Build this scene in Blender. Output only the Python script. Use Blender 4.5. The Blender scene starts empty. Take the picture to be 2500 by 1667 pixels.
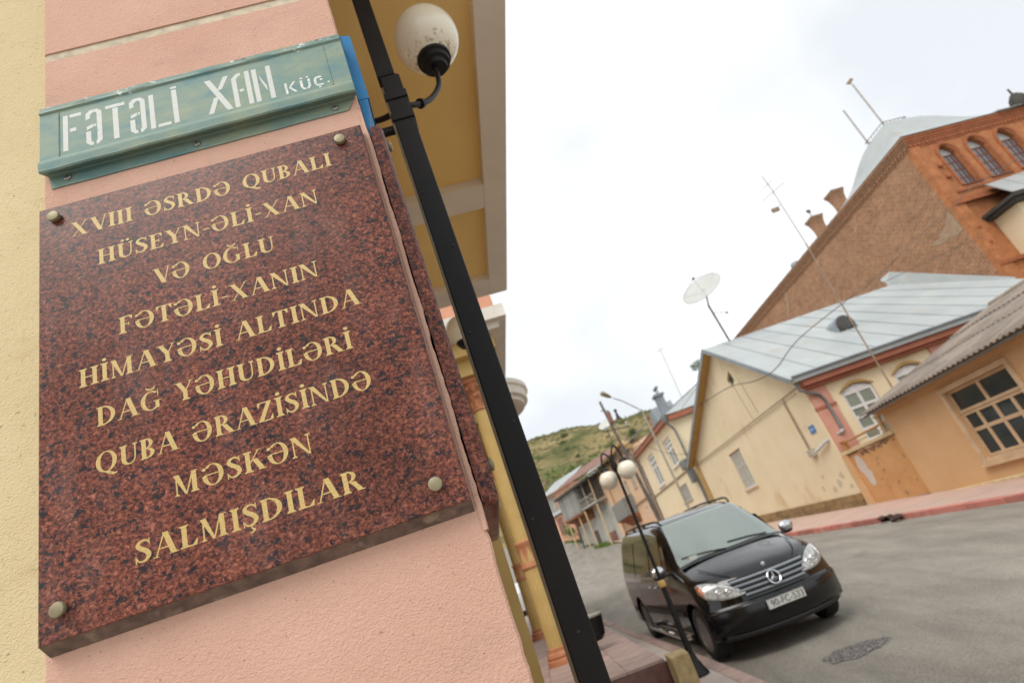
import bpy, bmesh, math, random
from mathutils import Vector, Matrix, Euler
from math import sin, cos, pi, radians, sqrt, tan, atan2, hypot

random.seed(7)
scene = bpy.context.scene
COL = scene.collection

# ------------------------------------------------------------------ camera
FPX, ZEN = 1410.0, (106.0, -2300.0)
CAMH = 1.54
_zc = Vector((ZEN[0] - 1250.0, -(ZEN[1] - 833.5), -FPX)).normalized()
_f = Vector((0, 0, -1)); _f = (_f - _zc * _f.dot(_zc)).normalized()
_r = _f.cross(_zc)
cam_d = bpy.data.cameras.new('camera')
cam = bpy.data.objects.new('camera', cam_d)
COL.objects.link(cam)
scene.camera = cam
cam.matrix_world = Matrix.Translation((0, 0, CAMH)) @ Matrix((_r, _f, _zc)).to_4x4()
cam_d.sensor_width = 36.0
cam_d.lens = FPX / 2500.0 * 36.0
cam_d.clip_start = 0.05
cam_d.clip_end = 3000
cam_d.dof.use_dof = True
cam_d.dof.focus_distance = 1.25
cam_d.dof.aperture_fstop = 3.8

# ------------------------------------------------------------------ sky and sun
world = bpy.data.worlds.new('World')
scene.world = world
world.use_nodes = True
wn, wl = world.node_tree.nodes, world.node_tree.links
wn.clear()
wout = wn.new('ShaderNodeOutputWorld')
bg = wn.new('ShaderNodeBackground')
bg.inputs['Strength'].default_value = 0.085
sky = wn.new('ShaderNodeTexSky')
sky.sky_type = 'NISHITA'
sky.sun_disc = False
SUN_EL, SUN_AZ = radians(54), radians(212)
sky.sun_elevation = SUN_EL
sky.sun_rotation = SUN_AZ
sky.dust_density = 3.0
tc = wn.new('ShaderNodeTexCoord')
cn = wn.new('ShaderNodeTexNoise'); cn.inputs['Scale'].default_value = 2.2; cn.inputs['Detail'].default_value = 4
cr = wn.new('ShaderNodeValToRGB')
cr.color_ramp.elements[0].position = 0.38; cr.color_ramp.elements[0].color = (7.1, 7.4, 7.7, 1)
cr.color_ramp.elements[1].position = 0.60; cr.color_ramp.elements[1].color = (9.7, 9.8, 9.8, 1)
mx = wn.new('ShaderNodeMixRGB'); mx.inputs[0].default_value = 0.90
wl.new(tc.outputs['Generated'], cn.inputs['Vector'])
wl.new(cn.outputs['Fac'], cr.inputs['Fac'])
wl.new(sky.outputs['Color'], mx.inputs[1])
wl.new(cr.outputs['Color'], mx.inputs[2])
wl.new(mx.outputs['Color'], bg.inputs['Color'])
wl.new(bg.outputs['Background'], wout.inputs['Surface'])

sun_d = bpy.data.lights.new('sun', 'SUN')
sun_d.energy = 1.55
sun_d.angle = radians(34)
sun_d.color = (1.0, 0.96, 0.9)
sun = bpy.data.objects.new('sun', sun_d)
COL.objects.link(sun)
_sd = Vector((sin(SUN_AZ) * cos(SUN_EL), cos(SUN_AZ) * cos(SUN_EL), sin(SUN_EL)))
sun.rotation_euler = _sd.to_track_quat('Z', 'Y').to_euler()
sun.location = _sd * 60

scene.view_settings.view_transform = 'Standard'
scene.view_settings.look = 'None'
scene.view_settings.gamma = 1.0
scene.view_settings.use_curve_mapping = False
scene.view_settings.exposure = 0.64

# ------------------------------------------------------------------ materials
def _nt(name):
    m = bpy.data.materials.new(name); m.use_nodes = True
    nt = m.node_tree
    return m, nt, nt.nodes['Principled BSDF']

def _noise(nt, scale, detail=4, stretch=None, rough=0.55, rot=None, vec=None):
    n = nt.nodes.new('ShaderNodeTexNoise')
    n.inputs['Scale'].default_value = scale
    n.inputs['Detail'].default_value = detail
    n.inputs['Roughness'].default_value = rough
    if vec is None:
        t = nt.nodes.new('ShaderNodeTexCoord'); vec = t.outputs['Object']
    if stretch or rot:
        mp = nt.nodes.new('ShaderNodeMapping')
        if stretch: mp.inputs['Scale'].default_value = stretch
        if rot: mp.inputs['Rotation'].default_value = rot
        nt.links.new(vec, mp.inputs['Vector']); vec = mp.outputs['Vector']
    nt.links.new(vec, n.inputs['Vector'])
    return n

def _ramp(nt, src, stops):
    r = nt.nodes.new('ShaderNodeValToRGB')
    el = r.color_ramp.elements
    while len(el) < len(stops): el.new(0.5)
    for e, (p, c) in zip(el, stops):
        e.position = p
        e.color = (c[0], c[1], c[2], 1) if hasattr(c, '__len__') else (c, c, c, 1)
    nt.links.new(src, r.inputs['Fac'])
    return r

def _mix(nt, fac, a, b, mode='MIX'):
    m = nt.nodes.new('ShaderNodeMixRGB'); m.blend_type = mode
    for i, v in ((0, fac), (1, a), (2, b)):
        if isinstance(v, (int, float)): m.inputs[i].default_value = v
        elif isinstance(v, tuple): m.inputs[i].default_value = (*v, 1)
        else: nt.links.new(v, m.inputs[i])
    return m.outputs[0]

def _bump(nt, bsdf, h, strength, dist):
    b = nt.nodes.new('ShaderNodeBump')
    b.inputs['Strength'].default_value = strength
    b.inputs['Distance'].default_value = dist
    nt.links.new(h, b.inputs['Height'])
    nt.links.new(b.outputs['Normal'], bsdf.inputs['Normal'])

def mat(name, col, rough=0.8, col2=None, scale=2.0, stretch=None, bump=0.0, bscale=40, bdist=0.01,
        metal=0.0, spec=0.5, coat=0.0, detail=5, stain=None, stain_at=(0.58, 0.7), sscale=1.2, sstretch=None, random_tint=0.0):
    m, nt, b = _nt(name)
    if col2 is None: col2 = tuple(c * 0.82 for c in col)
    n = _noise(nt, scale, detail, stretch)
    r = _ramp(nt, n.outputs['Fac'], [(0.35, col2), (0.65, col)])
    c = r.outputs['Color']
    if stain:
        s = _noise(nt, sscale, 6, sstretch, 0.65)
        sr = _ramp(nt, s.outputs['Fac'], [(stain_at[0], 0.0), (stain_at[1], 1.0)])
        c = _mix(nt, sr.outputs['Color'], c, stain)
    if random_tint:
        oi = nt.nodes.new('ShaderNodeObjectInfo')
        rr = _ramp(nt, oi.outputs['Random'], [(0, 1 - random_tint), (1, 1 + random_tint * 0.3)])
        c = _mix(nt, 1.0, c, rr.outputs['Color'], 'MULTIPLY')
    nt.links.new(c, b.inputs['Base Color'])
    b.inputs['Roughness'].default_value = rough
    b.inputs['Metallic'].default_value = metal
    b.inputs['Specular IOR Level'].default_value = spec
    if coat:
        b.inputs['Coat Weight'].default_value = coat
        b.inputs['Coat Roughness'].default_value = 0.03
    if bump:
        h = _noise(nt, bscale, 5)
        _bump(nt, b, h.outputs['Fac'], bump, bdist)
    return m

def plaster(name, col, col2, pit=0.5, scale=130, dirt=None):
    m, nt, b = _nt(name)
    t = nt.nodes.new('ShaderNodeTexCoord')
    base = _noise(nt, 3.0, 6, None, 0.6)
    r = _ramp(nt, base.outputs['Fac'], [(0.35, col2), (0.65, col)])
    c = r.outputs['Color']
    fine = _noise(nt, scale * 1.1, 4, (1, 1, 1.6), 0.6, (0, 0.5, 0))
    # small dark pits and dust specks
    sp = _noise(nt, scale * 0.55, 3, (1, 1, 1.5), 0.5, (0, 0.5, 0))
    spr = _ramp(nt, sp.outputs['Fac'], [(0.665, 0.0), (0.74, 1.0)])
    c = _mix(nt, spr.outputs['Color'], c, tuple(v * 0.55 for v in col2))
    gr = _noise(nt, 6.0, 9, (0.6, 1, 1.4), 0.78)
    grr = _ramp(nt, gr.outputs['Fac'], [(0.54, 0.0), (0.70, 0.6)])
    c = _mix(nt, grr.outputs['Color'], c, dirt or tuple(v * 0.72 for v in col2))
    dr = _noise(nt, 16, 6, (1.6, 1, 0.10), 0.7)
    drr = _ramp(nt, dr.outputs['Fac'], [(0.60, 0.0), (0.74, 0.32)])
    c = _mix(nt, drr.outputs['Color'], c, dirt or tuple(v * 0.72 for v in col2))
    nt.links.new(c, b.inputs['Base Color'])
    b.inputs['Roughness'].default_value = 0.92
    b.inputs['Specular IOR Level'].default_value = 0.2
    vo = nt.nodes.new('ShaderNodeTexVoronoi'); vo.inputs['Scale'].default_value = scale * 0.9
    mp = nt.nodes.new('ShaderNodeMapping'); mp.inputs['Scale'].default_value = (1, 1, 1.5); mp.inputs['Rotation'].default_value = (0, 0.5, 0)
    w = _noise(nt, scale * 0.4, 2)
    wa = nt.nodes.new('ShaderNodeVectorMath'); wa.operation = 'MULTIPLY_ADD'
    nt.links.new(w.outputs['Color'], wa.inputs[0]); wa.inputs[1].default_value = (0.02, 0.02, 0.02)
    nt.links.new(t.outputs['Object'], wa.inputs[2])
    nt.links.new(wa.outputs[0], mp.inputs['Vector']); nt.links.new(mp.outputs[0], vo.inputs['Vector'])
    h = _mix(nt, 0.55, vo.outputs['Distance'], fine.outputs['Fac'])
    lo = _noise(nt, 18, 4)
    h = _mix(nt, 0.45, h, lo.outputs['Fac'])
    _bump(nt, b, h, pit, 0.0038)
    return m

def granite(name):
    m, nt, b = _nt(name)
    t = nt.nodes.new('ShaderNodeTexCoord'); v = t.outputs['Object']
    warp = _noise(nt, 60, 2)
    wa = nt.nodes.new('ShaderNodeVectorMath'); wa.operation = 'MULTIPLY_ADD'
    nt.links.new(warp.outputs['Color'], wa.inputs[0]); wa.inputs[1].default_value = (0.012,) * 3
    nt.links.new(v, wa.inputs[2]); v = wa.outputs[0]
    g = _noise(nt, 135, 6, (1, 1, 1.25), 0.75, None, v)
    base = _ramp(nt, g.outputs['Fac'], [(0.34, (0.03, 0.010, 0.009)), (0.46, (0.095, 0.029, 0.020)), (0.56, (0.225, 0.070, 0.042)), (0.70, (0.35, 0.15, 0.10))])
    vo = nt.nodes.new('ShaderNodeTexVoronoi'); vo.inputs['Scale'].default_value = 210
    nt.links.new(v, vo.inputs['Vector'])
    vr = _ramp(nt, vo.outputs['Color'], [(0.0, 0.62), (1.0, 1.30)])
    c = _mix(nt, 1.0, base.outputs['Color'], vr.outputs['Color'], 'MULTIPLY')
    k = _noise(nt, 76, 5, (0.9, 1, 1.25), 0.72, (0, 0.25, 0), v)
    kr = _ramp(nt, k.outputs['Fac'], [(0.555, 0.0), (0.585, 0.97)])
    c = _mix(nt, kr.outputs['Color'], c, (0.012, 0.014, 0.018))
    k2 = _noise(nt, 210, 4, None, 0.6, None, v)
    k2r = _ramp(nt, k2.outputs['Fac'], [(0.60, 0.0), (0.66, 0.8)])
    c = _mix(nt, k2r.outputs['Color'], c, (0.03, 0.025, 0.028))
    wsp = _noise(nt, 300, 4, None, 0.6, None, v)
    wr = _ramp(nt, wsp.outputs['Fac'], [(0.68, 0.0), (0.73, 0.5)])
    c = _mix(nt, wr.outputs['Color'], c, (0.45, 0.36, 0.34))
    big = _noise(nt, 4.5, 4, (1, 1, 0.6))
    br = _ramp(nt, big.outputs['Fac'], [(0.35, 0.80), (0.7, 1.22)])
    c = _mix(nt, 1.0, c, br.outputs['Color'], 'MULTIPLY')
    dust = _noise(nt, 9, 6, (1, 1, 0.35), 0.7)
    dr = _ramp(nt, dust.outputs['Fac'], [(0.5, 0.0), (0.8, 0.12)])
    c = _mix(nt, dr.outputs['Color'], c, (0.42, 0.34, 0.33))
    nt.links.new(c, b.inputs['Base Color'])
    rr = _ramp(nt, dust.outputs['Fac'], [(0.4, 0.28), (0.7, 0.45)])
    nt.links.new(rr.outputs['Color'], b.inputs['Roughness'])
    b.inputs['Specular IOR Level'].default_value = 0.2
    _bump(nt, b, g.outputs['Fac'], 0.12, 0.0006)
    return m

def brickmat(name, c1, c2, mortar, sc=1.0, wash=None):
    m, nt, b = _nt(name)
    t = nt.nodes.new('ShaderNodeTexCoord')
    sep = nt.nodes.new('ShaderNodeSeparateXYZ'); nt.links.new(t.outputs['Object'], sep.inputs[0])
    add = nt.nodes.new('ShaderNodeMath'); add.operation = 'ADD'
    nt.links.new(sep.outputs['X'], add.inputs[0]); nt.links.new(sep.outputs['Y'], add.inputs[1])
    cmb = nt.nodes.new('ShaderNodeCombineXYZ')
    nt.links.new(add.outputs[0], cmb.inputs['X']); nt.links.new(sep.outputs['Z'], cmb.inputs['Y'])
    br = nt.nodes.new('ShaderNodeTexBrick')
    br.inputs['Scale'].default_value = sc
    br.inputs['Brick Width'].default_value = 0.44; br.inputs['Row Height'].default_value = 0.155
    br.inputs['Mortar Size'].default_value = 0.026; br.inputs['Mortar Smooth'].default_value = 0.3
    br.inputs['Color1'].default_value = (*c1, 1); br.inputs['Color2'].default_value = (*c2, 1)
    br.inputs['Mortar'].default_value = (*mortar, 1)
    nt.links.new(cmb.outputs[0], br.inputs['Vector'])
    n = _noise(nt, 0.7, 8, (1, 1, 1.4), 0.72)
    r = _ramp(nt, n.outputs['Fac'], [(0.35, 0.84), (0.5, 1.0), (0.68, 1.14)])
    c = _mix(nt, 1.0, br.outputs['Color'], r.outputs['Color'], 'MULTIPLY')
    n3 = _noise(nt, 3.2, 6, None, 0.7)
    r3 = _ramp(nt, n3.outputs['Fac'], [(0.4, 0.85), (0.62, 1.15)])
    c = _mix(nt, 1.0, c, r3.outputs['Color'], 'MULTIPLY')
    if wash:
        n2 = _noise(nt, 0.35, 6, None, 0.7)
        r2 = _ramp(nt, n2.outputs['Fac'], [(0.56, 0.0), (0.68, 0.6)])
        c = _mix(nt, r2.outputs['Color'], c, wash)
    nt.links.new(c, b.inputs['Base Color'])
    b.inputs['Roughness'].default_value = 0.9
    _bump(nt, b, br.outputs['Fac'], -0.4, 0.01)
    return m

def signpaint(name):
    m, nt, b = _nt(name)
    n = _noise(nt, 14, 7, (0.6, 1, 1.3), 0.65)
    r = _ramp(nt, n.outputs['Fac'], [(0.30, (0.10, 0.21, 0.225)), (0.48, (0.18, 0.265, 0.225)), (0.66, (0.26, 0.31, 0.215))])
    c = r.outputs['Color']
    n2 = _noise(nt, 55, 5, None, 0.7)
    r2 = _ramp(nt, n2.outputs['Fac'], [(0.57, 0.0), (0.70, 0.5)])
    c = _mix(nt, r2.outputs['Color'], c, (0.05, 0.22, 0.32))
    # chipped paint, denser towards the upper edge
    t = nt.nodes.new('ShaderNodeTexCoord')
    sep = nt.nodes.new('ShaderNodeSeparateXYZ'); nt.links.new(t.outputs['Object'], sep.inputs[0])
    mr = nt.nodes.new('ShaderNodeMapRange')
    mr.inputs['From Min'].default_value = 2.868; mr.inputs['From Max'].default_value = 2.905
    mr.inputs['To Min'].default_value = 0.0; mr.inputs['To Max'].default_value = 0.17
    nt.links.new(sep.outputs['Z'], mr.inputs['Value'])
    n3 = _noise(nt, 42, 6, (0.45, 1, 1), 0.75)
    ad = nt.nodes.new('ShaderNodeMath'); ad.operation = 'ADD'
    nt.links.new(n3.outputs['Fac'], ad.inputs[0]); nt.links.new(mr.outputs[0], ad.inputs[1])
    r3 = _ramp(nt, ad.outputs[0], [(0.715, 0.0), (0.735, 1.0)])
    n4 = _noise(nt, 30, 3)
    r4 = _ramp(nt, n4.outputs['Fac'], [(0.42, (0.09, 0.11, 0.10)), (0.58, (0.62, 0.66, 0.66))])
    c = _mix(nt, r3.outputs['Color'], c, r4.outputs['Color'])
    nt.links.new(c, b.inputs['Base Color'])
    b.inputs['Roughness'].default_value = 0.55
    b.inputs['Specular IOR Level'].default_value = 0.2
    _bump(nt, b, n2.outputs['Fac'], 0.25, 0.0008)
    return m

def hillmat(name):
    m, nt, b = _nt(name)
    n = _noise(nt, 0.045, 10, (1, 0.6, 1), 0.72)
    r = _ramp(nt, n.outputs['Fac'], [(0.34, (0.065, 0.085, 0.032)), (0.43, (0.125, 0.125, 0.05)), (0.52, (0.24, 0.195, 0.09)), (0.66, (0.36, 0.285, 0.15))])
    n2 = _noise(nt, 0.5, 8, None, 0.75)
    r2 = _ramp(nt, n2.outputs['Fac'], [(0.35, 0.6), (0.65, 1.25)])
    c = _mix(nt, 1.0, r.outputs['Color'], r2.outputs['Color'], 'MULTIPLY')
    nt.links.new(c, b.inputs['Base Color'])
    b.inputs['Roughness'].default_value = 0.95
    b.inputs['Specular IOR Level'].default_value = 0.1
    _bump(nt, b, n2.outputs['Fac'], 0.8, 1.0)
    return m

def asphalt(name):
    m, nt, b = _nt(name)
    n = _noise(nt, 0.8, 9, (2.2, 0.5, 1), 0.68)
    r = _ramp(nt, n.outputs['Fac'], [(0.32, (0.19, 0.174, 0.15)), (0.5, (0.245, 0.224, 0.19)), (0.68, (0.30, 0.275, 0.235))])
    f = _noise(nt, 42, 6, None, 0.8)
    fr = _ramp(nt, f.outputs['Fac'], [(0.36, 0.66), (0.62, 1.24)])
    c = _mix(nt, 1.0, r.outputs['Color'], fr.outputs['Color'], 'MULTIPLY')
    p = _noise(nt, 0.55, 5, None, 0.6)
    pr = _ramp(nt, p.outputs['Fac'], [(0.60, 0.0), (0.66, 0.28)])
    c = _mix(nt, pr.outputs['Color'], c, (0.12, 0.11, 0.10))
    nt.links.new(c, b.inputs['Base Color'])
    b.inputs['Roughness'].default_value = 0.88
    b.inputs['Specular IOR Level'].default_value = 0.25
    _bump(nt, b, f.outputs['Fac'], 0.6, 0.012)
    return m

def glass(name, tint, rough=0.05, alpha_mix=0.0):
    m, nt, b = _nt(name)
    n = _noise(nt, 1.7, 3, (1, 1, 0.6))
    r = _ramp(nt, n.outputs['Fac'], [(0.35, tuple(v * 0.82 for v in tint)), (0.65, tint)])
    nt.links.new(r.outputs['Color'], b.inputs['Base Color'])
    b.inputs['Roughness'].default_value = rough
    b.inputs['Specular IOR Level'].default_value = 0.5
    return m

M = {}
M['pink'] = plaster('pink_plaster', (0.625, 0.395, 0.305), (0.575, 0.35, 0.265), 1.0, 205, (0.45, 0.30, 0.24))
M['yellow'] = plaster('yellow_plaster', (0.655, 0.56, 0.34), (0.605, 0.51, 0.30), 1.0, 185, (0.45, 0.35, 0.17))
M['groove'] = mat('groove_paint', (0.60, 0.52, 0.38), 0.85, (0.42, 0.36, 0.27), 30, bump=0.4, bscale=120, bdist=0.002)
M['granite'] = granite('red_granite')
M['granite_side'] = mat('sawn_granite_edge', (0.17, 0.115, 0.09), 0.6, (0.085, 0.06, 0.05), 45, detail=8, stain=(0.26, 0.20, 0.15), sscale=20, bump=0.3, bscale=90, bdist=0.001)
M['gold'] = mat('gold_paint', (0.60, 0.43, 0.145), 0.5, (0.45, 0.31, 0.09), 260, stain=(0.22, 0.10, 0.05), stain_at=(0.66, 0.72), sscale=170, bump=0.7, bscale=420, bdist=0.0012, spec=0.6)
M['brass'] = mat('dull_brass', (0.30, 0.27, 0.17), 0.6, (0.25, 0.21, 0.13), 60, metal=0.55)
M['sign'] = signpaint('worn_green_paint')
M['stencil'] = mat('white_stencil_paint', (0.55, 0.57, 0.54), 0.6, (0.50, 0.53, 0.49), 120, stain=(0.25, 0.36, 0.32), stain_at=(0.66, 0.7), sscale=70)
M['stencil_worn'] = mat('worn_stencil_paint', (0.66, 0.68, 0.64), 0.5, (0.52, 0.56, 0.52), 120, stain=(0.25, 0.34, 0.26), stain_at=(0.55, 0.6), sscale=160)
M['screw'] = mat('zinc_screw', (0.42, 0.42, 0.40), 0.35, (0.2, 0.2, 0.19), 300, metal=0.8)
M['screw_slot'] = mat('screw_slot_black', (0.03, 0.03, 0.03), 0.8)  # near-black colour of the screw slots and rivets
M['blue'] = mat('blue_enamel', (0.02, 0.19, 0.42), 0.5, (0.015, 0.15, 0.35), 20, spec=0.25)
M['black'] = mat('black_gloss_paint', (0.008, 0.008, 0.008), 0.5, (0.011, 0.0105, 0.01), 9, spec=0.25, detail=8, bump=0.2, bscale=60, bdist=0.001, stain=(0.05, 0.045, 0.04), stain_at=(0.66, 0.75), sscale=16, sstretch=(1, 1, 0.3))
M['olive_reflection'] = mat('painted_wall_reflection', (0.17, 0.13, 0.065), 0.5, (0.11, 0.085, 0.045), 12)  # brown tone imitates yellow wall light reflected on the post's side
M['globe'] = mat('milky_globe', (0.90, 0.86, 0.73), 0.22, (0.70, 0.64, 0.50), 5, coat=0.3)
M['soffit'] = mat('ochre_soffit', (0.84, 0.60, 0.24), 0.85, (0.79, 0.55, 0.21), 1.5, bump=0.2, bscale=60, bdist=0.003)
M['beam'] = mat('cream_beam_paint', (0.76, 0.70, 0.62), 0.85, (0.70, 0.63, 0.55), 2, bump=0.15, bscale=70, bdist=0.003)
M['white'] = mat('white_cornice_paint', (0.74, 0.71, 0.64), 0.8, (0.64, 0.60, 0.52), 3)
M['colyel'] = mat('column_yellow_paint', (0.60, 0.42, 0.155), 0.75, (0.52, 0.355, 0.125), 3, detail=7)
M['colpink'] = mat('column_terracotta_paint', (0.55, 0.24, 0.12), 0.75, (0.45, 0.18, 0.09), 12)
M['pinkflat'] = mat('salmon_render', (0.62, 0.31, 0.20), 0.85, (0.55, 0.27, 0.17), 3)
M['asphalt'] = asphalt('dusty_asphalt')
M['ground'] = hillmat('dry_grass_hill')
M['tile'] = mat('pink_paving', (0.46, 0.33, 0.28), 0.7, (0.36, 0.24, 0.20), 5, detail=8, random_tint=0.2, bump=0.2, bscale=50, bdist=0.004)
M['pave_near'] = mat('grey_pavement_slabs', (0.42, 0.36, 0.32), 0.9, (0.33, 0.28, 0.25), 1.4, detail=8)
M['pave'] = mat('worn_pink_pavement', (0.50, 0.34, 0.28), 0.85, (0.42, 0.30, 0.25), 1.4, stain=(0.42, 0.36, 0.28), sscale=0.8, detail=8)
M['kerb'] = mat('red_kerb_paint', (0.52, 0.20, 0.16), 0.8, (0.42, 0.15, 0.12), 4, random_tint=0.35, stain=(0.42, 0.30, 0.24), sscale=2.5)
M['kerb_gray'] = mat('old_kerb_stone', (0.40, 0.29, 0.25), 0.8, (0.30, 0.21, 0.18), 6, random_tint=0.2)
M['riser'] = mat('dark_red_stone', (0.16, 0.075, 0.06), 0.6, (0.10, 0.045, 0.04), 10, detail=9, random_tint=0.25)
M['sand'] = mat('yellow_sandstone', (0.46, 0.35, 0.18), 0.95, (0.33, 0.24, 0.12), 12, detail=9, bump=0.9, bscale=40, bdist=0.012)
M['cream'] = mat('cream_house_paint', (0.74, 0.615, 0.42), 0.88, (0.69, 0.565, 0.37), 0.8, stain=(0.50, 0.35, 0.17), stain_at=(0.57, 0.75), sscale=0.5, sstretch=(1, 1, 0.7), detail=7)
M['ochre'] = mat('ochre_trim_paint', (0.46, 0.29, 0.10), 0.85, (0.38, 0.23, 0.075), 2)
M['redbrown'] = mat('red_brown_cornice', (0.36, 0.125, 0.075), 0.75, (0.30, 0.10, 0.055), 2)
M['pilaster'] = mat('dusty_pink_paint', (0.58, 0.29, 0.215), 0.85, (0.50, 0.24, 0.175), 2)
M['plinth'] = mat('brown_stone_plinth', (0.30, 0.195, 0.085), 0.85, (0.21, 0.13, 0.05), 4, random_tint=0.3, stain=(0.36, 0.30, 0.2), sscale=5)
M['roof'] = mat('pale_sheet_metal', (0.43, 0.46, 0.455), 0.5, (0.36, 0.39, 0.39), 0.6, metal=0.15, stain=(0.40, 0.37, 0.31), sscale=1.1, random_tint=0.10, bump=0.5, bscale=1.6, bdist=0.06)
M['roofdark'] = mat('grey_sheet_metal', (0.26, 0.29, 0.31), 0.45, (0.19, 0.21, 0.23), 1.2, metal=0.2)
M['gutter'] = mat('zinc_pipe', (0.24, 0.25, 0.25), 0.45, (0.14, 0.14, 0.13), 2, metal=0.4, stain=(0.15, 0.10, 0.07), sscale=2)
M['zinc'] = mat('new_zinc_pipe', (0.62, 0.64, 0.66), 0.3, (0.5, 0.52, 0.54), 4, metal=0.5)
M['orange'] = mat('orange_house_paint', (0.62, 0.385, 0.20), 0.88, (0.57, 0.34, 0.165), 0.9, stain=(0.48, 0.23, 0.075), stain_at=(0.57, 0.75), sscale=0.6, detail=7)
M['orange_wall'] = mat('stained_orange_paint', (0.58, 0.315, 0.135), 0.9, (0.50, 0.25, 0.09), 1.5, stain=(0.20, 0.13, 0.09), stain_at=(0.62, 0.68), sscale=2.6, detail=8)
M['patch_white'] = mat('bare_plaster_patch', (0.60, 0.52, 0.46), 0.9, (0.52, 0.43, 0.37), 3)
M['trim'] = mat('tan_trim_paint', (0.60, 0.42, 0.26), 0.75, (0.50, 0.34, 0.20), 4)
M['cap'] = mat('cream_coping_paint', (0.62, 0.48, 0.28), 0.8, (0.50, 0.37, 0.2), 5, stain=(0.25, 0.15, 0.08), stain_at=(0.6, 0.7), sscale=7)
M['rust_tube'] = mat('orange_rail_paint', (0.46, 0.22, 0.07), 0.6, (0.32, 0.14, 0.05), 6)
M['asbestos'] = mat('corrugated_cement', (0.30, 0.245, 0.20), 0.9, (0.20, 0.165, 0.135), 1.8, detail=9, stain=(0.12, 0.11, 0.09), sscale=2.2, random_tint=0.2)
M['winwhite'] = mat('white_window_paint', (0.70, 0.68, 0.66), 0.5, (0.62, 0.60, 0.58), 6)
M['winold'] = mat('old_grey_window_paint', (0.46, 0.42, 0.35), 0.7, (0.34, 0.30, 0.24), 5)
M['winbrown'] = mat('red_brown_window_paint', (0.16, 0.05, 0.03), 0.6)
M['glass_dark'] = glass('dark_window_glass', (0.035, 0.042, 0.042), 0.08)
M['glass_green'] = glass('curtained_green_glass', (0.22, 0.25, 0.20), 0.12)
M['glass_grey'] = glass('pale_window_glass', (0.34, 0.35, 0.34), 0.15)
M['curtain'] = mat('grey_curtain_bars', (0.52, 0.53, 0.46), 0.8)
M['brick'] = brickmat('old_brown_brick', (0.25, 0.110, 0.050), (0.33, 0.16, 0.078), (0.36, 0.24, 0.155), 1.0, (0.42, 0.24, 0.14))
M['tower'] = brickmat('orange_painted_brick', (0.38, 0.145, 0.052), (0.42, 0.17, 0.066), (0.36, 0.14, 0.055), 1.0, (0.42, 0.19, 0.09))
M['towertrim'] = mat('brick_cornice_paint', (0.36, 0.12, 0.045), 0.85, (0.26, 0.085, 0.035), 3)
M['brownband'] = mat('brown_brick_cornice', (0.33, 0.18, 0.10), 0.9, (0.23, 0.12, 0.065), 4)
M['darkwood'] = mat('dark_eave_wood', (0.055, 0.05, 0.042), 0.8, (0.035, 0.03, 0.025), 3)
M['cement'] = mat('grey_cement', (0.37, 0.26, 0.17), 0.95, (0.30, 0.20, 0.13), 3)
M['dish'] = mat('dish_paint', (0.47, 0.475, 0.455), 0.6, (0.43, 0.435, 0.415), 2)
M['steel'] = mat('weathered_steel', (0.15, 0.13, 0.11), 0.6, (0.09, 0.075, 0.06), 4, metal=0.3)
M['palesteel'] = mat('pale_grey_tube', (0.38, 0.35, 0.29), 0.6, (0.28, 0.25, 0.20), 4)
M['mastpaint'] = mat('brown_mast_paint', (0.30, 0.22, 0.15), 0.7, (0.20, 0.14, 0.09), 4)
M['wire'] = mat('cable_rubber', (0.14, 0.105, 0.08), 0.7)
M['bluebox'] = mat('blue_plate_enamel', (0.05, 0.20, 0.45), 0.4)
M['carblack'] = mat('black_metallic_paint', (0.003, 0.003, 0.004), 0.3, (0.002, 0.002, 0.003), 30, coat=1.0, spec=0.1)
M['glass_blue'] = glass('dull_blue_grey_glass', (0.15, 0.165, 0.18), 0.15)
M['seat'] = mat('grey_seat_fabric', (0.50, 0.49, 0.44), 0.9)
M['carbumper'] = mat('black_bumper_paint', (0.006, 0.006, 0.007), 0.22, spec=0.35, coat=0.25)
M['carplastic'] = mat('black_bumper_plastic', (0.014, 0.014, 0.014), 0.45)
M['chrome'] = mat('chrome', (0.62, 0.63, 0.65), 0.16, (0.55, 0.56, 0.58), 8, metal=0.9)
M['slat'] = mat('silver_grille_paint', (0.34, 0.37, 0.40), 0.3, (0.28, 0.31, 0.34), 8, metal=0.7)
_m, _n, _b = _nt('tinted_windscreen'); M['windscreen'] = _m
_b.inputs['Base Color'].default_value = (.50, .585, .56, 1); _b.inputs['Roughness'].default_value = .03; _b.inputs['Specular IOR Level'].default_value = .9
_t = _n.nodes.new('ShaderNodeBsdfTransparent'); _t.inputs['Color'].default_value = (.80, .92, .89, 1)
_x = _n.nodes.new('ShaderNodeMixShader'); _x.inputs[0].default_value = .55
_n.links.new(_b.outputs['BSDF'], _x.inputs[1]); _n.links.new(_t.outputs['BSDF'], _x.inputs[2]); _n.links.new(_x.outputs[0], _n.nodes['Material Output'].inputs['Surface'])
M['carglass'] = glass('dark_side_glass', (0.02, 0.024, 0.024), 0.03)
M['lampglass'] = mat('clear_headlamp_lens', (0.52, 0.52, 0.50), 0.1, (0.20, 0.20, 0.20), 22, coat=1.0)
M['amber'] = mat('amber_lens', (0.55, 0.13, 0.03), 0.2, coat=0.5)
M['reflector'] = mat('headlamp_reflector', (0.75, 0.75, 0.74), 0.12, (0.6, 0.6, 0.6), 20, metal=0.8)
M['plate'] = mat('plate_white', (0.60, 0.60, 0.56), 0.4, (0.52, 0.52, 0.48), 20)
M['plateink'] = mat('plate_black', (0.03, 0.03, 0.03), 0.5)
M['tyre'] = mat('tyre_rubber', (0.018, 0.018, 0.018), 0.85)
M['rim'] = mat('dusty_alloy', (0.22, 0.205, 0.195), 0.4, (0.15, 0.14, 0.135), 12, metal=0.6)
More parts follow.
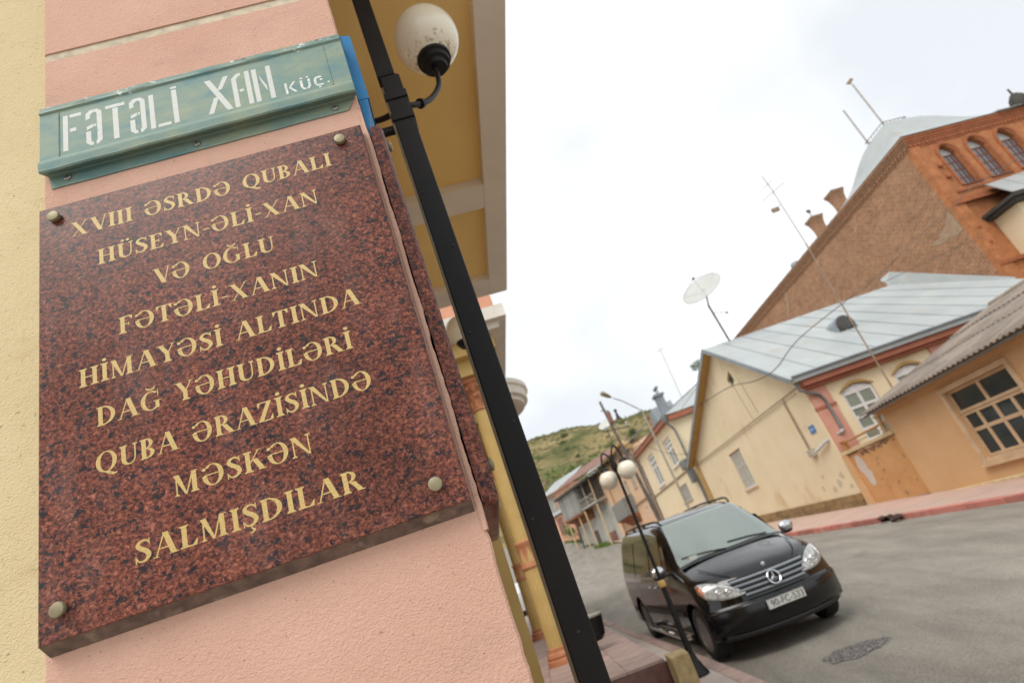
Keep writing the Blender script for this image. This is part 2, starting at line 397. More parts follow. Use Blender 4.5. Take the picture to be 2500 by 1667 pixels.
M['rust'] = mat('rusty_red_roof', (0.23, 0.12, 0.095), 0.8, (0.16, 0.065, 0.05), 1.2, stain=(0.40, 0.30, 0.22), sscale=1.5, detail=8)
M['peach'] = mat('peach_house_paint', (0.62, 0.42, 0.27), 0.88, (0.56, 0.36, 0.22), 0.8, stain=(0.5, 0.33, 0.2), sscale=1)
M['greyboard'] = mat('grey_weathered_boards', (0.31, 0.31, 0.28), 0.85, (0.21, 0.20, 0.18), 1.6, stretch=(4, 4, 0.6), stain=(0.30, 0.22, 0.15), sscale=1.5, random_tint=0.3)
M['darkroom'] = mat('dark_wood_wall', (0.12, 0.095, 0.075), 0.9, (0.07, 0.055, 0.045), 2)
M['underwood'] = mat('brown_balcony_underside', (0.26, 0.10, 0.04), 0.85, (0.17, 0.06, 0.025), 3)
M['pinkhouse'] = mat('pink_orange_house', (0.60, 0.33, 0.22), 0.88, (0.53, 0.28, 0.18), 1)
M['greywall'] = mat('pale_grey_wall', (0.42, 0.40, 0.36), 0.9, (0.33, 0.31, 0.27), 1.2, stain=(0.24, 0.2, 0.16), sscale=1.3)
M['peel'] = mat('peeled_grey_undercoat', (0.47, 0.43, 0.32), 0.9, (0.55, 0.46, 0.30), 9)
M['scrub'] = mat('dry_scrub', (0.20, 0.19, 0.085), 0.9, (0.12, 0.13, 0.055), 0.2)
M['leaf'] = mat('leaf_green', (0.075, 0.125, 0.025), 0.7, (0.035, 0.065, 0.012), 0.6, random_tint=0.3)
M['leaf_light'] = mat('leaf_fresh_green', (0.14, 0.22, 0.04), 0.7, (0.08, 0.14, 0.025), 1.0)
M['bark'] = mat('bark', (0.10, 0.075, 0.05), 0.9)
M['grime'] = mat('dried_grime', (0.26, 0.15, 0.085), 0.95, (0.16, 0.10, 0.06), 12)
M['rubble'] = mat('dark_rubble', (0.10, 0.06, 0.045), 0.95, (0.05, 0.032, 0.026), 6, bump=0.6, bscale=8, bdist=0.03)
M['patch'] = mat('gravel_patch', (0.155, 0.135, 0.135), 0.9, (0.07, 0.062, 0.062), 28, detail=8, stain=(0.28, 0.255, 0.23), sscale=38, stain_at=(0.5, 0.6))
M['dirtroad'] = mat('dusty_verge', (0.34, 0.29, 0.23), 0.95, (0.27, 0.22, 0.17), 0.6)
M['lampcream'] = mat('cream_lamp_head', (0.30, 0.25, 0.15), 0.5)
M['carwhite'] = mat('white_car_paint', (0.66, 0.68, 0.70), 0.3, coat=0.6)

# ------------------------------------------------------------------ mesh helpers
class MB:
    """collects geometry; T maps builder coordinates to object-local ones"""
    def __init__(s, T=None):
        s.v, s.f, s.T = [], [], T
    def _add(s, vs, fs):
        o = len(s.v)
        for p in vs:
            p = Vector(p)
            s.v.append(s.T(p) if s.T else p)
        for f in fs: s.f.append([o + i for i in f])
        return s
    def box(s, x0, x1, y0, y1, z0, z1):
        vs = [(x, y, z) for x in (x0, x1) for y in (y0, y1) for z in (z0, z1)]
        return s._add(vs, [(0, 1, 3, 2), (4, 6, 7, 5), (0, 4, 5, 1), (2, 3, 7, 6), (0, 2, 6, 4), (1, 5, 7, 3)])
    def poly(s, pts): return s._add(pts, [tuple(range(len(pts)))])
    def prism(s, pts, d):
        n = len(pts); d = Vector(d)
        vs = [Vector(p) for p in pts] + [Vector(p) + d for p in pts]
        fs = [tuple(range(n)), tuple(range(2 * n - 1, n - 1, -1))]
        fs += [(i, (i + 1) % n, n + (i + 1) % n, n + i) for i in range(n)]
        return s._add(vs, fs)
    def hull8(s, a, b):
        """two quads a and b joined to a block"""
        vs = list(a) + list(b)
        return s._add(vs, [(0, 1, 2, 3), (7, 6, 5, 4), (0, 4, 5, 1), (1, 5, 6, 2), (2, 6, 7, 3), (3, 7, 4, 0)])
    def grid(s, rows):
        n, m = len(rows), len(rows[0])
        vs = [p for r in rows for p in r]
        return s._add(vs, [(i * m + j, i * m + j + 1, (i + 1) * m + j + 1, (i + 1) * m + j) for i in range(n - 1) for j in range(m - 1)])
    def tube(s, pts, r, n=8, cap=True, up=None):
        pts = [Vector(p) for p in pts]
        rr = r if hasattr(r, '__len__') else [r] * len(pts)
        rings = []
        ref = None
        for i, p in enumerate(pts):
            if i == 0: t = pts[1] - p
            elif i == len(pts) - 1: t = p - pts[i - 1]
            else: t = (pts[i + 1] - p).normalized() + (p - pts[i - 1]).normalized()
            t = t.normalized()
            if ref is None: ref = Vector((0, 0, 1)) if abs(t.z) < 0.9 else Vector((1, 0, 0))
            u = t.cross(ref).normalized(); w = u.cross(t).normalized(); ref = w
            rings.append([p + (u * cos(2 * pi * k / n) + w * sin(2 * pi * k / n)) * rr[i] for k in range(n)])
        vs = [p for q in rings for p in q]; fs = []
        for i in range(len(rings) - 1):
            for k in range(n):
                fs.append((i * n + k, i * n + (k + 1) % n, (i + 1) * n + (k + 1) % n, (i + 1) * n + k))
        if cap: fs += [tuple(range(n - 1, -1, -1)), tuple((len(rings) - 1) * n + k for k in range(n))]
        return s._add(vs, fs)
    def lathe(s, prof, c=(0, 0, 0), n=20, axis='z', flute=None):
        c = Vector(c); vs = []
        for (r, h) in prof:
            for k in range(n):
                a = 2 * pi * k / n; q = r * (flute(k) if flute else 1)
                if axis == 'z': vs.append(c + Vector((q * cos(a), q * sin(a), h)))
                elif axis == 'y': vs.append(c + Vector((q * cos(a), h, q * sin(a))))
                else: vs.append(c + Vector((h, q * cos(a), q * sin(a))))
        fs = []
        for i in range(len(prof) - 1):
            for k in range(n): fs.append((i * n + k, i * n + (k + 1) % n, (i + 1) * n + (k + 1) % n, (i + 1) * n + k))
        fs += [tuple(range(n)), tuple((len(prof) - 1) * n + k for k in range(n - 1, -1, -1))]
        return s._add(vs, fs)
    def ball(s, c, r, n=20, m=12, sq=(1, 1, 1)):
        c = Vector(c); vs = []
        for i in range(m + 1):
            t = pi * i / m
            for k in range(n):
                a = 2 * pi * k / n
                vs.append(c + Vector((r * sq[0] * sin(t) * cos(a), r * sq[1] * sin(t) * sin(a), r * sq[2] * cos(t))))
        return s._add(vs, [(i * n + k, i * n + (k + 1) % n, (i + 1) * n + (k + 1) % n, (i + 1) * n + k) for i in range(m) for k in range(n)])
    def mesh(s, name, m=None, smooth=False, fix=True):
        me = bpy.data.meshes.new(name)
        me.from_pydata([tuple(p) for p in s.v], [], s.f)
        if fix:
            b = bmesh.new(); b.from_mesh(me)
            bmesh.ops.remove_doubles(b, verts=b.verts, dist=1e-6)
            bmesh.ops.recalc_face_normals(b, faces=b.faces)
            b.to_mesh(me); b.free()
        if m: me.materials.append(M[m])
        if smooth:
            if smooth is True: me.shade_smooth()
            else:
                me.shade_smooth(); me.set_sharp_from_angle(angle=radians(smooth))
        return me
    def build(s, name, m, parent=None, smooth=False, label=None, loc=None, bevel=0, fix=True):
        o = bpy.data.objects.new(name, s.mesh(name, m, smooth, fix))
        COL.objects.link(o)
        if parent: o.parent = parent
        if loc: o.location = loc
        if label: o['label'] = label
        if bevel:
            md = o.modifiers.new('bevel', 'BEVEL'); md.width = bevel; md.segments = 2; md.limit_method = 'ANGLE'
        return o

def tag(o, label, cat, group=None):
    o['label'] = label; o['category'] = cat
    if group: o['group'] = group
    return o
def thing(name, label, cat, loc=(0, 0, 0), rz=0.0, group=None, rot=None):
    o = bpy.data.objects.new(name, None); COL.objects.link(o)
    o.empty_display_size = 0.2
    o.location = loc; o.rotation_euler = rot if rot else (0, 0, rz)
    return tag(o, label, cat, group)
def kids(o): return [c for c in bpy.data.objects if c.parent == o]
def copy_tree(o, parent=None):
    c = o.copy(); COL.objects.link(c); c.parent = parent
    for ch in kids(o): copy_tree(ch, c)
    return c
def structure(o): o['kind'] = 'structure'; return o
def stuff(o): o['kind'] = 'stuff'; return o

def cut(o, mb):
    c = mb.build('cutter', None)
    c.parent = o.parent
    md = o.modifiers.new('cut', 'BOOLEAN'); md.operation = 'DIFFERENCE'; md.object = c; md.solver = 'EXACT'
    bpy.context.view_layer.update()
    dg = bpy.context.evaluated_depsgraph_get()
    me = bpy.data.meshes.new_from_object(o.evaluated_get(dg))
    o.modifiers.remove(md)
    old = o.data; o.data = me
    bpy.data.meshes.remove(old)
    bpy.data.objects.remove(c)
    return o

def at(x, y, z): return Vector((x, y, z))
# ground height: gentle climb along the street, steeper at its far end, then the hill
PROF = [(-60, -2.6), (9, 0), (40, 1.18), (53, 2.0), (66, 3.4), (74, 4.4), (85, 6.6), (100, 9.0), (130, 13), (170, 22), (215, 38), (255, 55), (290, 67.0), (320, 70.0), (400, 62), (600, 50)]
def gz(y, x=0.0):
    for (a, za), (b, zb) in zip(PROF, PROF[1:]):
        if y <= b: return za + (zb - za) * (y - a) / (b - a)
    return PROF[-1][1]
def hillz(x, y):
    z = gz(y)
    if y > 110:
        k = min(1, (y - 110) / 120.0)
        z += k * (-0.085 * x - 0.00012 * x * x) * min(1, z / 60.0)
        z += k * (1.6 * sin(x * 0.045 + 1.0) + 1.0 * sin(x * 0.11 + y * 0.07) + 0.5 * sin(x * 0.31 + y * 0.21))
    return z
# ------------------------------------------------------------------ ground, road, hill
def sheet(name, m, xs, ys, dz=0.0, hf=None, smooth=True):
    b = MB()
    b.grid([[Vector((x, y, (hf or (lambda a, c: gz(c)))(x, y) + dz)) for x in xs] for y in ys])
    return structure(b.build(name, m, smooth=smooth, fix=False))
ys = [-60, -20, 0, 10, 20, 30, 40, 46, 53, 60, 66, 74, 85, 92, 100, 110]
ys_h = [110 + 5 * i for i in range(0, 60)] + [450, 520, 600]
xs_g = [-500, -200, -80, -40, -20, -10, 0, 5, 10, 20, 40, 80, 200, 500]
sheet('ground', 'dirtroad', xs_g, ys, -0.03, smooth=False)
sheet('hill', 'ground', [-500, -300] + [-200 + 6 * i for i in range(0, 75)] + [300, 400, 500], ys_h, 0.0, hillz)
kr = [(11.5, -8), (8.06, 12.4), (6.64, 20.4), (6.1, 26), (5.9, 38), (5.1, 52), (3.0, 66), (1.3, 74), (-1.2, 84), (-5.5, 100), (-9, 112)]
kl = [(2.9, -8), (1.62, 4), (1.17, 7.54), (0.91, 9.37), (0.145, 14.17), (-0.52, 18.6), (-2.5, 32), (-4.2, 44), (-5.5, 58), (-8, 74), (-13, 88), (-18, 100), (-22, 112)]
def along(pl, y):
    for (x0, y0), (x1, y1) in zip(pl, pl[1:]):
        if y <= y1: return x0 + (x1 - x0) * (y - y0) / (y1 - y0)
    return pl[-1][0]
ry = sorted(set([-8 + 1.5 * i for i in range(0, 28)] + [34 + 2 * i for i in range(0, 39)]))
b = MB(); b.grid([[Vector((along(kl, y) + (along(kr, y) - along(kl, y)) * t, y, gz(y))) for t in [i / 8 for i in range(9)]] for y in ry])
structure(b.build('road', 'asphalt', smooth=True, fix=False))
# far pavement on the right, raised behind its kerb
def wallx(y): return 9.22 + (21.1 - y) * 0.0699 if y < 52 else along([(7.05, 52), (4.6, 66), (2.0, 74), (-0.6, 80), (-4, 100), (-6, 112)], y)
b = MB()
sy = [y for y in ry if y < 90]
b.grid([[Vector((along(kr, y) + 0.16, y, gz(y) + 0.125)), Vector((along(kr, y) + (wallx(y) - along(kr, y)) * 0.5, y, gz(y) + 0.13)), Vector((wallx(y) + 0.4, y, gz(y) + 0.14))] for y in sy])
structure(b.build('pavement', 'pave', smooth=True, fix=False))
kt = thing('kerb', 'long red painted kerb of separate stones in front of the orange house and the gabled house', 'kerb', (8.06, 12.4, gz(12.4)))
y = 2.0; i = 0
while y < 30:
    L = 0.95 + 0.1 * random.random()
    if not (15.7 < y < 16.4):
        y1 = y + L - 0.02
        p0, p1 = Vector((along(kr, y), y, gz(y))), Vector((along(kr, y1), y1, gz(y1)))
        d = (p1 - p0).normalized(); nn = Vector((d.y, -d.x, 0)).normalized()
        h = 0.13 + random.uniform(-0.008, 0.012)
        off = Vector((8.06, 12.4, gz(12.4)))
        m_ = MB(); j = random.uniform(-0.012, 0.012)
        a = [p0 + nn * j - off + Vector((0, 0, -0.1)), p1 + nn * j - off + Vector((0, 0, -0.1)), p1 + nn * 0.17 - off + Vector((0, 0, -0.1)), p0 + nn * 0.17 - off + Vector((0, 0, -0.1))]
        m_.hull8(a, [q + Vector((0, 0, h + 0.1)) for q in a])
        m_.build('kerb_stone', 'kerb', kt, bevel=0.012)
    y += L; i += 1
rb = MB()
for k in range(12):
    x, yy = along(kr, 16.0) + random.uniform(-0.2, 0.25), 16.05 + random.uniform(-0.35, 0.35)
    s_ = random.uniform(0.03, 0.10)
    rb.ball((x, yy, gz(yy) + 0.05 + random.uniform(0, 0.1)), s_, 6, 4, (random.uniform(.7, 1.4), 1, random.uniform(.5, .9)))
tag(rb.build('broken_kerb', 'rubble'), 'dark pile of broken kerb rubble in the gap of the red kerb', 'rubble')

# near pavement on the left
b = MB(); b.grid([[Vector((-14, y, gz(y) + 0.10)), Vector((along(kl, y) - 0.7, y, gz(y) + 0.10)), Vector((along(kl, y) - 0.15, y, gz(y) + 0.10))] for y in ry if y < 50])
structure(b.build('pavement', 'pave_near', smooth=True, fix=False))
kt = thing('kerb', 'low weathered pink kerb beside the black van and the lamp post', 'kerb', (0.91, 9.37, gz(9.37)))
y = 2.0; off = Vector((0.91, 9.37, gz(9.37)))
while y < 34:
    y1 = y + 0.98
    p0, p1 = Vector((along(kl, y), y, gz(y))), Vector((along(kl, y1), y1, gz(y1)))
    d = (p1 - p0).normalized(); nn = Vector((d.y, -d.x, 0))
    m_ = MB(); a = [p0 - off + Vector((0, 0, -.1)), p1 - off + Vector((0, 0, -.1)), p1 - nn * 0.17 - off + Vector((0, 0, -.1)), p0 - nn * 0.17 - off + Vector((0, 0, -.1))]
    h = 0.11 + random.uniform(-0.006, 0.008)
    m_.hull8(a, [q + Vector((0, 0, h + .1)) for q in a]); m_.build('kerb_stone', 'kerb_gray', kt, bevel=0.012)
    y += 1.0

# loose gravel patch in the asphalt
b = MB(); pts = []
for k in range(40):
    a = 2 * pi * k / 40; rr = 1 + 0.10 * sin(3 * a + 1) + 0.08 * sin(7 * a) + random.uniform(-.05, .05)
    x = 2.31 + 0.35 * rr * cos(a) + 0.06 * sin(a); y = 7.33 + 0.23 * rr * sin(a)
    pts.append(Vector((x, y, gz(y) + 0.006)))
b.poly(pts)
for k in range(420):
    a, rr = random.uniform(0, 2 * pi), sqrt(random.random()) * 1.05
    x, y = 2.31 + 0.38 * rr * cos(a), 7.33 + 0.22 * rr * sin(a)
    b.ball((x, y, gz(y) + 0.008), random.uniform(.003, .008), 5, 3, (1, 1, .6))
stuff(b.build('gravel_patch', 'patch', fix=False))

# ------------------------------------------------------------------ wall frames
RW = radians(90 - 83.74)           # pillar front
def wthing(name, label, cat, group=None): return thing(name, label, cat, (0, 0, 0), RW, group)
D0, DW = 1.0, 1.03                 # plaque face / wall plane

def rough_edge(x, amp, n, z0, z1, seed):
    rnd = random.Random(seed)
    return [(x + rnd.uniform(-amp, amp), z0 + (z1 - z0) * k / n) for k in range(n + 1)]

# pink pillar: blocks above and below a horizontal groove
pil = wthing('plaster_pillar', 'pink plastered pillar with pale groove carrying the granite plaque and green street sign', 'pillar')
XL, XR = -0.7725, -0.038
def pblock(z0, z1):
    b = MB(); n = max(2, int((z1 - z0) / 0.02))
    ed = rough_edge(XR, 0.0016, n, z0, z1, 5)
    le = rough_edge(XL, 0.0012, n, z0, z1, 9)
    rows = []
    for (xe, z), (xl, _) in zip(ed, le):
        rows.append([(XL - 0.06, DW + 0.9, z), (xl, DW + 0.11, z), (xl, DW + 0.004, z), (xl + 0.004, DW, z)] + [(XL + (XR - XL) * t, DW, z) for t in (.25, .5, .75)] + [(xe - 0.004, DW, z), (xe, DW + 0.004, z), (xe - 0.006, DW + 0.10, z), (XR - 0.052, DW + 0.9, z)])
    b.grid(rows)
    b.poly(rows[0]); b.poly(rows[-1])
    return b.build('plaster_face', 'pink', pil, smooth=25)
pblock(-0.3, 3.106)
pblock(3.138, 6.5)
MB().box(XL + 0.004, XR - 0.006, DW + 0.0035, DW + 0.7, 3.09, 3.16).build('groove', 'groove', pil)
# ragged plaster lip beside the side plaque
b = MB(); rnd = random.Random(3)
rows = []
for k in range(90):
    z = 1.66 + 1.0 * k / 89
    w = 0.0028 + 0.0012 * sin(k * 0.35) + rnd.uniform(-.0010, .0010)
    if 0.355 < (k / 89) < 0.385 or k > 84: w = 0.0005
    rows.append([(XR - 0.006, DW - 0.002, z), (XR + w * 0.5, DW - 0.003, z), (XR + w, DW + 0.006, z), (XR + w * .8, DW + 0.03, z), (XR - 0.006, DW + 0.03, z)])
b.grid(rows)
b.build('plaster_lip', 'pink', pil, smooth=40)
# recessed yellow wall left of the pillar
yw = wthing('house_wall', 'rough yellow plastered wall beyond the left edge of the pink pillar', 'wall')
MB().box(-4.5, XL + 0.02, DW + 0.085, DW + 0.5, -0.3, 6.5).build('plaster_face', 'yellow', yw)
# yellow return behind the pillar, seen as a narrow strip
ys_ = thing('house_wall', 'narrow yellow wall strip behind the pink pillar beside the fluted columns', 'wall', (0, 0, 0))
b = MB(); b.hull8([(-0.338, 2.6, -0.3), (-0.9, 2.6, -0.3), (-1.1, 3.9, -0.3), (-0.55, 3.9, -0.3)], [(-0.338, 2.6, 4.48), (-0.9, 2.6, 4.48), (-1.1, 3.9, 4.48), (-0.55, 3.9, 4.48)])
b.build('plaster_face', 'colyel', ys_)

# ------------------------------------------------------------------ granite plaques
pq = wthing('granite_plaque', 'large red speckled granite plaque with nine lines of gilded lettering', 'plaque')
x0, x1, z0, z1 = -0.762, -0.048, 1.712, 2.596
c_ = 0.006
rows = []
b = MB()
def ring_(x0, x1, z0, z1, y): return [(x0, y, z0), (x1, y, z0), (x1, y, z1), (x0, y, z1)]
b.hull8(ring_(x0, x1, z0, z1, D0 + .004), ring_(x0 + .004, x1 - .004, z0 + .001, z1 - .004, D0))
b.build('slab', 'granite', pq)
b = MB(); b.hull8(ring_(x0 + .0005, x1 - .0005, z0 + .0004, z1 - .0005, D0 + .0042), ring_(x0 + .0005, x1 - .0005, z0 - .0165, z1 - .0005, DW - .001)); b.build('slab_edge', 'granite_side', pq)

# serif letters ------------------------------------------------------
class Gl:
    def __init__(s): s.p = []
    def q(s, *pts): s.p.append(list(pts)); return s
    def stem(s, x, w=.17, y0=0, y1=1, top=True, bot=True, e=.075):
        s.q((x, y0), (x + w, y0), (x + w, y1), (x, y1))
        if bot: s.ser(x, x + w, y0, 1, e)
        if top: s.ser(x, x + w, y1, -1, e)
        return s
    def ser(s, xa, xb, y, sg, e=.075):
        s.q((xa - e, y), (xb + e, y), (xb + e, y + sg * .03), (xb + .002, y + sg * .10), (xa - .002, y + sg * .10), (xa - e, y + sg * .03)); return s
    def diag(s, xa, ya, xb, yb, w, sa=True, sb=True, e=.07):
        s.q((xa, ya), (xa + w, ya), (xb + w, yb), (xb, yb))
        sg = -1 if ya > yb else 1
        if sa: s.q((xa - e, ya), (xa + w + e, ya), (xa + w + e * .9, ya + sg * .035), (xa - e * .9, ya + sg * .035))
        if sb: s.q((xb - e, yb), (xb + w + e, yb), (xb + w + e * .9, yb - sg * .035), (xb - e * .9, yb - sg * .035))
        return s
    def bar(s, xa, xb, y, t=.055): s.q((xa, y), (xb, y), (xb, y + t), (xa, y + t)); return s
    def ring(s, cx, cy, rx, ry, T, t, a0, a1, n=22, sx=0.0):
        for i in range(n):
            A, B = radians(a0 + (a1 - a0) * i / n), radians(a0 + (a1 - a0) * (i + 1) / n)
            f = lambda a, k: (cx + (rx - T * k) * cos(a), cy + (ry - t * k) * sin(a))
            s.q(f(A, 0), f(B, 0), f(B, 1), f(A, 1))
        return s
    def stroke(s, pts):
        # pts: (x, y, w) smoothed by Catmull-Rom
        P = [pts[0]] + list(pts) + [pts[-1]]; o = []
        for i in range(1, len(P) - 2):
            for k in range(6):
                t = k / 6
                o.append(tuple(0.5 * ((2 * P[i][j]) + (-P[i - 1][j] + P[i + 1][j]) * t + (2 * P[i - 1][j] - 5 * P[i][j] + 4 * P[i + 1][j] - P[i + 2][j]) * t * t + (-P[i - 1][j] + 3 * P[i][j] - 3 * P[i + 1][j] + P[i + 2][j]) * t ** 3) for j in range(3)))
        o.append(pts[-1])
        L = []
        for i, (x, y, w) in enumerate(o):
            a = o[max(0, i - 1)]; c = o[min(len(o) - 1, i + 1)]
            dx, dy = c[0] - a[0], c[1] - a[1]; l = hypot(dx, dy) or 1
            L.append(((x - dy / l * w / 2, y + dx / l * w / 2), (x + dy / l * w / 2, y - dx / l * w / 2)))
        for A, B in zip(L, L[1:]): s.q(A[0], B[0], B[1], A[1])
        return s
    def dot(s, x, y, r=.085):
        s.q(*[(x + r * cos(2 * pi * k / 12), y + r * sin(2 * pi * k / 12)) for k in range(12)]); return s
def G_(ch):
    g = Gl(); w = .6
    if ch in 'Iİ': g.stem(.08); w = .33
    elif ch == 'X': g.diag(.04, 1, .52, 0, .19); g.diag(.66, 1, .08, 0, .05); w = .80
    elif ch == 'V': g.diag(.04, 1, .36, 0, .19, True, False); g.diag(.66, 1, .44, 0, .05, True, False); w = .76
    elif ch == 'A': g.diag(.34, 1.02, .04, 0, .05, False, True); g.diag(.30, 1.02, .56, 0, .19, False, True); g.bar(.16, .60, .32); w = .80
    elif ch == 'Y': g.diag(.02, 1, .28, .45, .19, True, False); g.diag(.60, 1, .36, .45, .05, True, False); g.stem(.285, .17, 0, .48, False, True); w = .70
    elif ch in 'HU':
        pass
    if ch == 'H': g.stem(.08); g.stem(.53); g.bar(.25, .53, .48); w = .78
    if ch in 'UÜ':
        g.stem(.08, .17, .32, 1, True, False); g.stem(.58, .055, .36, 1, True, False)
        g.stroke([(.165, .36, .17), (.19, .17, .155), (.32, .05, .085), (.47, .06, .06), (.575, .18, .055), (.607, .38, .055)]); w = .72
    if ch in 'SŞ':
        g.stroke([(.49, .80, .05), (.42, .92, .07), (.29, .955, .085), (.155, .88, .12), (.13, .74, .155), (.24, .60, .18), (.39, .46, .18), (.47, .28, .16), (.40, .11, .12), (.26, .045, .085), (.13, .09, .06), (.06, .24, .05)])
        g.q((.475, 1.0), (.515, 1.0), (.515, .70), (.49, .70)); g.q((.03, 0), (.07, 0), (.055, .32), (.03, .32)); w = .57
    if ch == 'E' or ch == 'F':
        g.stem(.08); g.bar(.2, .54, .945); g.q((.44, .945), (.56, 1), (.56, .76), (.53, .76)); g.bar(.2, .43, .49); g.q((.40, .62), (.43, .62), (.43, .40), (.40, .40)); w = .60
        if ch == 'E': g.bar(.2, .56, 0); g.q((.45, .055), (.58, 0), (.61, .26), (.58, .26)); w = .66
    if ch == 'L': g.stem(.08); g.bar(.2, .54, 0); g.q((.42, .055), (.56, 0), (.60, .28), (.57, .28)); w = .63
    if ch == 'T': g.stem(.24, .17, 0, 1, False, True); g.bar(.02, .63, .945); g.q((0, 1), (.14, .945), (.05, .74), (.02, .74)); g.q((.65, 1), (.51, .945), (.60, .74), (.63, .74)); w = .66
    if ch == 'N': g.stem(.08, .05, 0, 1, False, True); g.stem(.64, .05, 0, 1, True, False); g.q((.0, 1), (.22, 1), (.69, 0), (.61, 0)); w = .80
    if ch == 'M': g.stem(.09, .05, 0, 1, False, True, .06); g.q((.02, 1), (.22, 1), (.48, 0), (.40, 0)); g.q((.68, 1), (.74, 1), (.47, 0), (.42, 0)); g.stem(.66, .17, 0, 1, False, True, .06); g.q((.66, 1), (.9, 1), (.9, .965), (.66, .965)); w = .96
    if ch == 'D': g.stem(.08, .17, 0, 1, True, True, .06); g.ring(.24, .5, .50, .5, .17, .055, -90, 90); w = .80
    if ch == 'B':
        g.stem(.08, .17, 0, 1, True, True, .06); g.ring(.24, .745, .28, .255, .14, .05, -90, 90, 14); g.ring(.24, .26, .33, .26, .16, .05, -90, 90, 14); w = .64
    if ch == 'R':
        g.stem(.08, .17, 0, 1, True, True, .06); g.ring(.24, .735, .31, .265, .15, .05, -90, 90, 14); g.diag(.30, .48, .56, 0, .19, False, True, .05); w = .79
    if ch == 'K':
        g.stem(.08); g.diag(.56, 1, .22, .43, .055, True, False); g.diag(.32, .58, .56, 0, .19, False, True, .05); w = .80
    if ch == 'Z': g.q((.42, .96), (.60, .96), (.22, .04), (.03, .04)); g.bar(.06, .60, .945); g.q((.04, 1), (.16, .945), (.08, .74), (.05, .74)); g.bar(.03, .60, 0); g.q((.62, .28), (.59, .28), (.48, .055), (.60, 0)); w = .67
    if ch in 'OQ': g.ring(.43, .5, .40, .52, .17, .05, 0, 360, 40); w = .86
    if ch == 'Q': g.stroke([(.34, .03, .04), (.50, -.06, .13), (.66, -.17, .12), (.82, -.17, .05)])
    if ch == 'Ə':
        g.ring(.40, .5, .38, .52, .17, .05, -180, 135, 36); g.bar(.09, .70, .50, .05); g.dot(.10, .82, .075)
        g.q((.02, .5), (.19, .5), (.195, .40), (.03, .40)); w = .82
    if ch in 'GĞ':
        g.ring(.44, .5, .41, .52, .17, .055, 52, 325, 34); g.stem(.60, .15, .06, .42, False, False); g.q((.52, .42), (.83, .42), (.83, .455), (.52, .455)); g.q((.70, 1), (.735, 1), (.735, .68), (.705, .68)); w = .88
    if ch == 'İ': g.dot(.165, 1.19, .09)
    if ch == 'Ü': g.dot(.27, 1.17, .08); g.dot(.49, 1.17, .08)
    if ch == 'Ş': g.stroke([(.28, .0, .05), (.30, -.10, .05), (.37, -.17, .09), (.30, -.27, .07), (.20, -.28, .03)])
    if ch == 'Ğ': g.stroke([(.26, 1.26, .03), (.33, 1.14, .08), (.44, 1.10, .09), (.55, 1.14, .08), (.62, 1.26, .03)])
    if ch == '-': g.bar(.03, .30, .36, .07); w = .33
    if ch == ' ': w = .42
    return g.p, w
def inscription(text, xa, xb, zb, cap):
    gl = [G_(c) for c in text]
    tr = 0.055
    tot = sum((w + tr) for p, w in gl) - tr
    sx = (xb - xa) / tot
    x = xa
    for (ps, w), ch in zip(gl, text):
        b = MB(); k = 0
        dz = random.uniform(-.0004, .0004)
        for p in ps:
            k += 1
            yy = D0 - 0.00012 - 0.000012 * (k % 50)
            b.poly([(x + a * sx, yy, zb + dz + c * cap) for a, c in p])
        x += (w + tr) * sx
        if ch != ' ': b.build('letter', 'gold', pq, fix=False)
LINES = [('XVIII ƏSRDƏ QUBALI', -.694, -.131, 2.4985), ('HÜSEYN-ƏLİ-XAN', -.642, -.177, 2.4085), ('VƏ OĞLU', -.534, -.286, 2.320),
         ('FƏTƏLİ-XANIN', -.608, -.210, 2.230), ('HİMAYƏSİ ALTINDA', -.686, -.144, 2.1405), ('DAĞ YƏHUDİLƏRİ', -.657, -.178, 2.052),
         ('QUBA ƏRAZİSİNDƏ', -.662, -.160, 1.963), ('MƏSKƏN', -.532, -.287, 1.8785), ('SALMIŞDILAR', -.604, -.214, 1.788)]
for t_, a_, b_, z_ in LINES: inscription(t_, a_, b_, z_, 0.0375)

def stud(parent, x, z, y=D0, r=.0125, T=None):
    b = MB(T)
    b.lathe([(r * .80, -0.0005), (r * .80, .004), (r, .0045), (r, .0085), (r * .92, .0105), (r * .55, .0118), (0.0004, .0120)], (x, y, z), 28, 'y')
    # flip so that it stands out of the face
    for i, v in enumerate(b.v):
        if T is None: b.v[i] = Vector((v.x, 2 * y - v.y, v.z))
    return b.build('stud', 'brass', parent, smooth=30)
for sx_, sz_ in ((-.725, 2.561), (-.100, 2.560), (-.724, 1.758), (-.098, 1.754)): stud(pq, sx_, sz_)

# side plaque on the street side of the pillar, seen edge on
sp = thing('granite_plaque', 'red granite plaque seen edge on along the right side of the pink pillar', 'plaque', (-0.150, 1.02, 0), radians(9.18))
b = MB()   # local x outwards, y along the side wall
pr = []
def rrect(y0, y1, z0, z1, r, n=6):
    o = []
    for cy, cz, a0 in ((y1 - r, z1 - r, 0), (y0 + r, z1 - r, 90), (y0 + r, z0 + r, 180), (y1 - r, z0 + r, 270)):
        for k in range(n + 1):
            a = radians(a0 + 90 * k / n); o.append((cy + r * cos(a), cz + r * sin(a)))
    return o
o1 = rrect(.012, .66, 1.700, 2.628, .012); o2 = rrect(.022, .65, 1.71, 2.618, .008)
n_ = len(o1)
vs = [(0.006, p, q) for p, q in o1] + [(0.028, p, q) for p, q in o1] + [(0.037, p, q) for p, q in o2]
fs = [tuple(range(n_)), tuple(range(3 * n_ - 1, 2 * n_ - 1, -1))] + [(k * n_ + i, k * n_ + (i + 1) % n_, (k + 1) * n_ + (i + 1) % n_, (k + 1) * n_ + i) for k in (0, 1) for i in range(n_)]
b._add(vs, fs)
b.build('slab', 'granite', sp, smooth=50)
